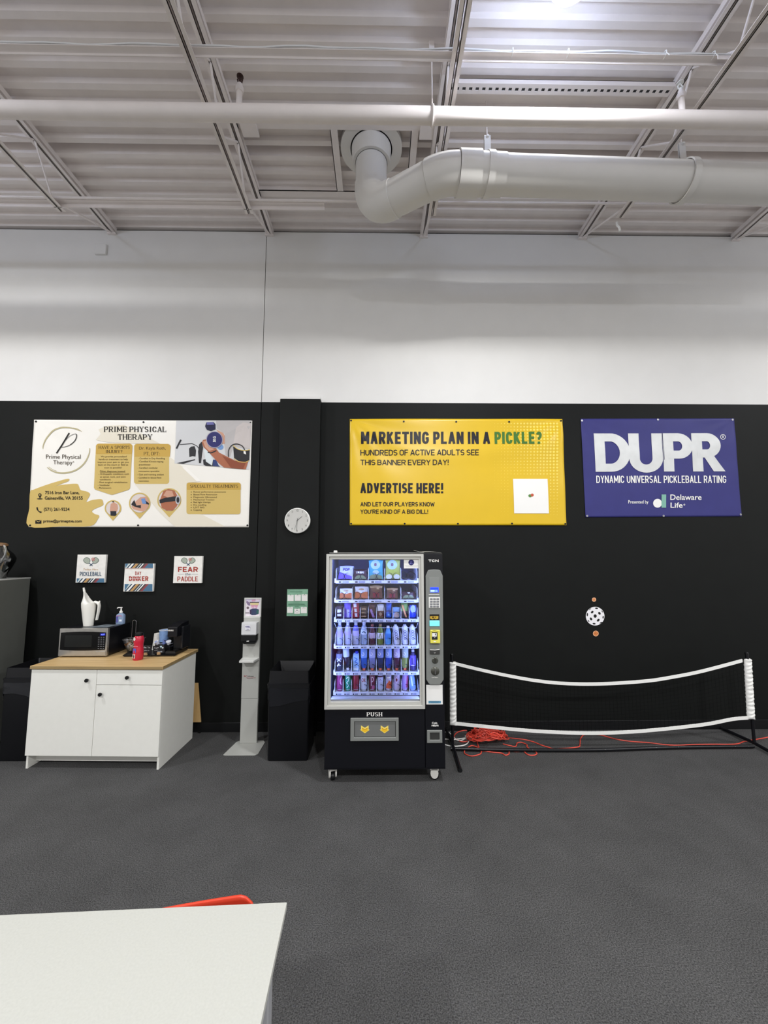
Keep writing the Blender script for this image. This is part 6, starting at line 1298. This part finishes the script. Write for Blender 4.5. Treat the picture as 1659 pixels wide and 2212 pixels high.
for j in range(1, MR): mb.loft([[q_+Vector((0, 0, -s)), q_+Vector((0, -s, 0)), q_+Vector((0, 0, s)), q_+Vector((0, s, 0))] for q_ in [grid[i][j] for i in range(N+1)]], NK)
mb.build('net_mesh', t)
for side, (px0, px1, py0, qx0, qx1, py1) in (('l', (970.8, 985.3, 1431, 971.3, 986.2, 1565.5)), ('r', (1607.6, 1622.5, 1424, 1614.3, 1630, 1552.5))):
    mb = MB(); rg = []; n = 60; rnd = random.Random(3 if side == 'l' else 4)
    for k in range(n+1):
        u = k/n; A = aty(px0+(qx0-px0)*u, py0+(py1-py0)*u, NY); B_ = aty(px1+(qx1-px1)*u, py0+(py1-py0)*u, NY); cx = (A.x+B_.x)/2; hw = (B_.x-A.x)/2; hw *= 1+.02*math.sin(k*1.3)
        rg.append([Vector((cx+hw*math.cos(a), NY+(.026+.006*math.sin(k*1.55+a*1.5)+.003*math.sin(k*2.7-a))*math.sin(a), A.z+.006*math.sin(a*2+k*.4))) for a in [2*PI*i/20 for i in range(20)]])
    mb.loft(rg, NW); mb.build('side_sleeve', t, smooth=True, sharp=3)
for X, tz, dxx in ((.745, .90, .006), (3.803, .905, -.0)):
    mb = MB(); mb.tube([(X, NY, .03), (X+dxx, NY, tz)], .0145, BLACK_STEEL, 14); mb.lathe([(0, 0), (.018, 0), (.018, .02), (.010, .028), (0, .028)], BLACK_PLASTIC, 12, (X+dxx, NY, tz-.005)); mb.build('post', t, smooth=True)
    mb = MB(); mb.tube([(X-.012 if X < 1 else X-.01, 3.84, .016), (X, NY, .034), (X, 4.66, .016)], .0155, BLACK_STEEL, 12); mb.build('cross_foot', t, smooth=True)
    for y in (3.85, 4.655): mb = MB(); mb.lathe([(0, -.02), (.018, -.02), (.018, .02), (0, .02)], BLACK_PLASTIC, 12, (X-.012 if (X < 1 and y < 4) else X, y, .018), 'y'); mb.build('foot_cap', t, smooth=True)
bar = spline([tuple(atz(px, py, .022)) for px, py in ((974, 1617.0), (1060, 1619.2), (1161, 1620.3), (1300, 1619.5), (1464.5, 1614.2), (1627.5, 1612.5))], 8)
mb = MB(); mb.tube(bar, .0155, BLACK_STEEL, 12); mb.build('base_bar', t, smooth=True)
mb = MB()
for px, py in ((987, 1617), (1032, 1617.8), (1150, 1619), (1308, 1620), (1415, 1613.5), (1463, 1612.5), (1586.5, 1611.5), (1616, 1611.5), (1647.5, 1621)):
    q_ = atz(px, py, .030); mb.lathe([(0, -.004), (.004, -.003), (.005, 0), (0, 0)], CHROME, 8, (q_.x, min(bar, key=lambda k: abs(k[0]-q_.x))[1]-.0135, .030), 'y')
mb.build('spring_buttons', t)

# ------------------------------------------------------------------ cords on the floor
CORD = mat('cord_orange', '#e2503f', .45)
fp = lambda px, py, z=.006: Vector((*atz(px, py, z).xy, z))
rnd = random.Random(9); cz = lambda x, y: (960+x/5.53, 1540+y/5.53)
pts = []
def go(L, z=.006):
    for x, y in L: pts.append(tuple(fp(*cz(x, y), z)))
for px, py in ((1700, 1585), (1659, 1592.6), (1629, 1598), (1607, 1602), (1588, 1607.5), (1538, 1607.8), (1495, 1608.4), (1464.5, 1610), (1434, 1608.4), (1404, 1604.5), (1365, 1601.7), (1332, 1597), (1300, 1588.3), (1280, 1585.5), (1262, 1587), (1254, 1596), (1252.7, 1608), (1247, 1614)): pts.append(tuple(fp(px, py)))
go([(1330, 430), (1240, 410), (1160, 385), (1060, 345), (950, 318), (840, 305), (720, 290)])
pc = atz(*cz(520, 350), 0); 
for k in range(150):
    a = k*.72+rnd.uniform(-.5, .5); q_ = .35+.65*abs(math.sin(k*.37)); hgt = .012+.17*max(0, 1-q_)**.6*rnd.uniform(.25, 1)+.06*rnd.random()
    pts.append((pc.x+.205*q_*math.cos(a)+rnd.uniform(-.02, .02), pc.y+.115*q_*math.sin(a)+rnd.uniform(-.015, .015), max(.008, hgt)))
go([(420, 330), (400, 380), (410, 415), (330, 390), (275, 420), (240, 455), (250, 490), (330, 515), (430, 490), (450, 455), (560, 468), (680, 480), (730, 505), (770, 490), (780, 455), (860, 462), (940, 458), (1000, 500), (1070, 505), (1105, 485), (1080, 460), (990, 410), (985, 380), (920, 352), (870, 360), (850, 400), (780, 390), (700, 370)], .007)
mb = MB(); mb.tube(spline(pts, 5), .0052, CORD, 6); o = mb.build('extension_cord', smooth=True); tag(o, 'tangled orange extension cord heaped under the net and trailing right', 'cord')
mb = MB(); pts = []; go([(320, 330), (220, 345), (150, 320), (115, 285), (150, 235), (220, 212), (270, 210)], .008); mb.tube(spline(pts, 6), .0052, CORD, 6)
o = mb.build('cord_end', smooth=True); tag(o, 'short reddish cord loop between the net post and the white plug', 'cord')
WC = mat('cord_white', '#e8e8e4', .4)
t = thing('power_cord', 'white power cord with a square plug beside the orange cord heap', 'cord', fp(*cz(280, 300)))
for L in ([(-60, 225), (0, 228), (60, 240), (110, 290), (150, 325), (200, 330), (250, 305)], [(-60, 300), (0, 312), (100, 318), (170, 312), (250, 300)], [(-60, 365), (0, 378), (90, 398), (190, 395), (260, 375), (290, 340), (300, 300)], [(310, 280), (345, 265), (350, 240), (330, 230)], [(400, 275), (480, 250), (570, 235), (590, 212), (540, 210), (470, 222)]):
    pts = []; go(L, .009); mb = MB(); mb.tube(spline(pts, 5), .0058, WC, 7); mb.build('flex', t, smooth=True)
q_ = fp(*cz(280, 310)); M = xf(q_, .25); mb = MB(); mb.box(-.028, -.018, -.008, .028, .018, .030, WC, M); mb.box(.028, -.012, .0, .042, .012, .022, WC, M); mb.build('plug', t, bevel=.004)
q_ = fp(*cz(300, 225)); M = xf(q_, -.5); mb = MB(); mb.box(-.02, -.014, -.005, .03, .014, .026, BLACK_PLASTIC, M); mb.tube([M@Vector((.03, 0, .012)), M@Vector((.05, .006, .01))], .007, BLACK_PLASTIC, 8)
tag(mb.build('black_plug', bevel=.003), 'small black plug lying behind the white plug near the wall', 'plug')

# ------------------------------------------------------------------ table and chair in front
TZ_ = .75
A = atz(620, 1948.5, TZ_); TRZ = .0395; TM = xf(Vector((A.x, A.y, TZ_)), TRZ)
t = thing('white_table', 'white table top filling the lower left corner of the picture', 'table', (TM@Vector((-.75, -.45, 0))).xy.to_3d(), TRZ)
TW = mat('table_laminate', '#bdbeb7', .42, noise=.035, nscale=140); TG = mat('table_leg_grey', '#9c9da0', .45)
mb = MB(); mb.box(-1.55, -.92, -.022, 0, 0, 0, TW, TM); mb.build('table_top', t, bevel=.002)
for x in (-1.53, -.068):
    for y in (-.86, -.235):
        mb = MB(); mb.box(x, y, -TZ_, x+.060, y+.055, -.022, TG, TM); mb.build('leg', t, bevel=.004)
for x in (-1.52, -.058):
    mb = MB(); mb.box(x, -.80, -.085, x+.04, -.235, -.022, TG, TM); mb.build('rail', t)
mb = MB(); mb.box(-1.48, -.56, -.075, -.06, -.52, -.022, TG, TM); mb.build('rail', t)
ORG = mat('chair_orange', '#e2472f', .35); CHL = mat('chair_leg_metal', '#b5b5b5', .3, metal=.8)
q_ = aty(541, 1948, 1.60); M = xf(Vector((q_.x-.20, 1.60, 0)), .12)
t = thing('orange_chair', 'orange plastic chair tucked behind the white table, only its top edge showing', 'chair', M.translation, .12)
def shell(rows, nx=20):
    mb = MB(); v = []
    for (y, z, hw, dip) in rows:
        for i in range(nx+1):
            u = 2*i/nx-1; v.append(M@Vector((hw*u, y-dip*(1-u*u), z-(.030*max(0, abs(u)-.78)**2/.05 if z > .60 else 0)-((.024-.013*u) if z > .60 else 0))))
    n = nx+1; f = [(r*n+i, r*n+i+1, (r+1)*n+i+1, (r+1)*n+i) for r in range(len(rows)-1) for i in range(nx)]; mb.add(v, f, ORG); return mb
o = shell([(.03, .44, .19, -.02), (.04, .50, .20, -.02), (.035, .58, .208, -.015), (.015, .66, .208, -.01), (.0, .705, .204, -.006), (-.004, .722, .198, -.004)]).build('backrest', t, smooth=True, sharp=3); so = o.modifiers.new('thick', 'SOLIDIFY'); so.thickness = .008
o = shell([(.03, .44, .19, -.02), (.0, .425, .205, -.01), (-.15, .42, .215, 0), (-.32, .425, .21, 0), (-.40, .42, .20, 0)]).build('seat', t, smooth=True, sharp=3); so = o.modifiers.new('thick', 'SOLIDIFY'); so.thickness = .008
for x, y, ex, ey in ((-.16, -.02, -.21, .04), (.16, -.02, .21, .04), (-.16, -.34, -.20, -.40), (.16, -.34, .20, -.40)):
    mb = MB(); mb.tube([M@Vector((x, y, .415)), M@Vector((ex, ey, 0))], .011, CHL, 10); mb.build('leg', t, smooth=True)
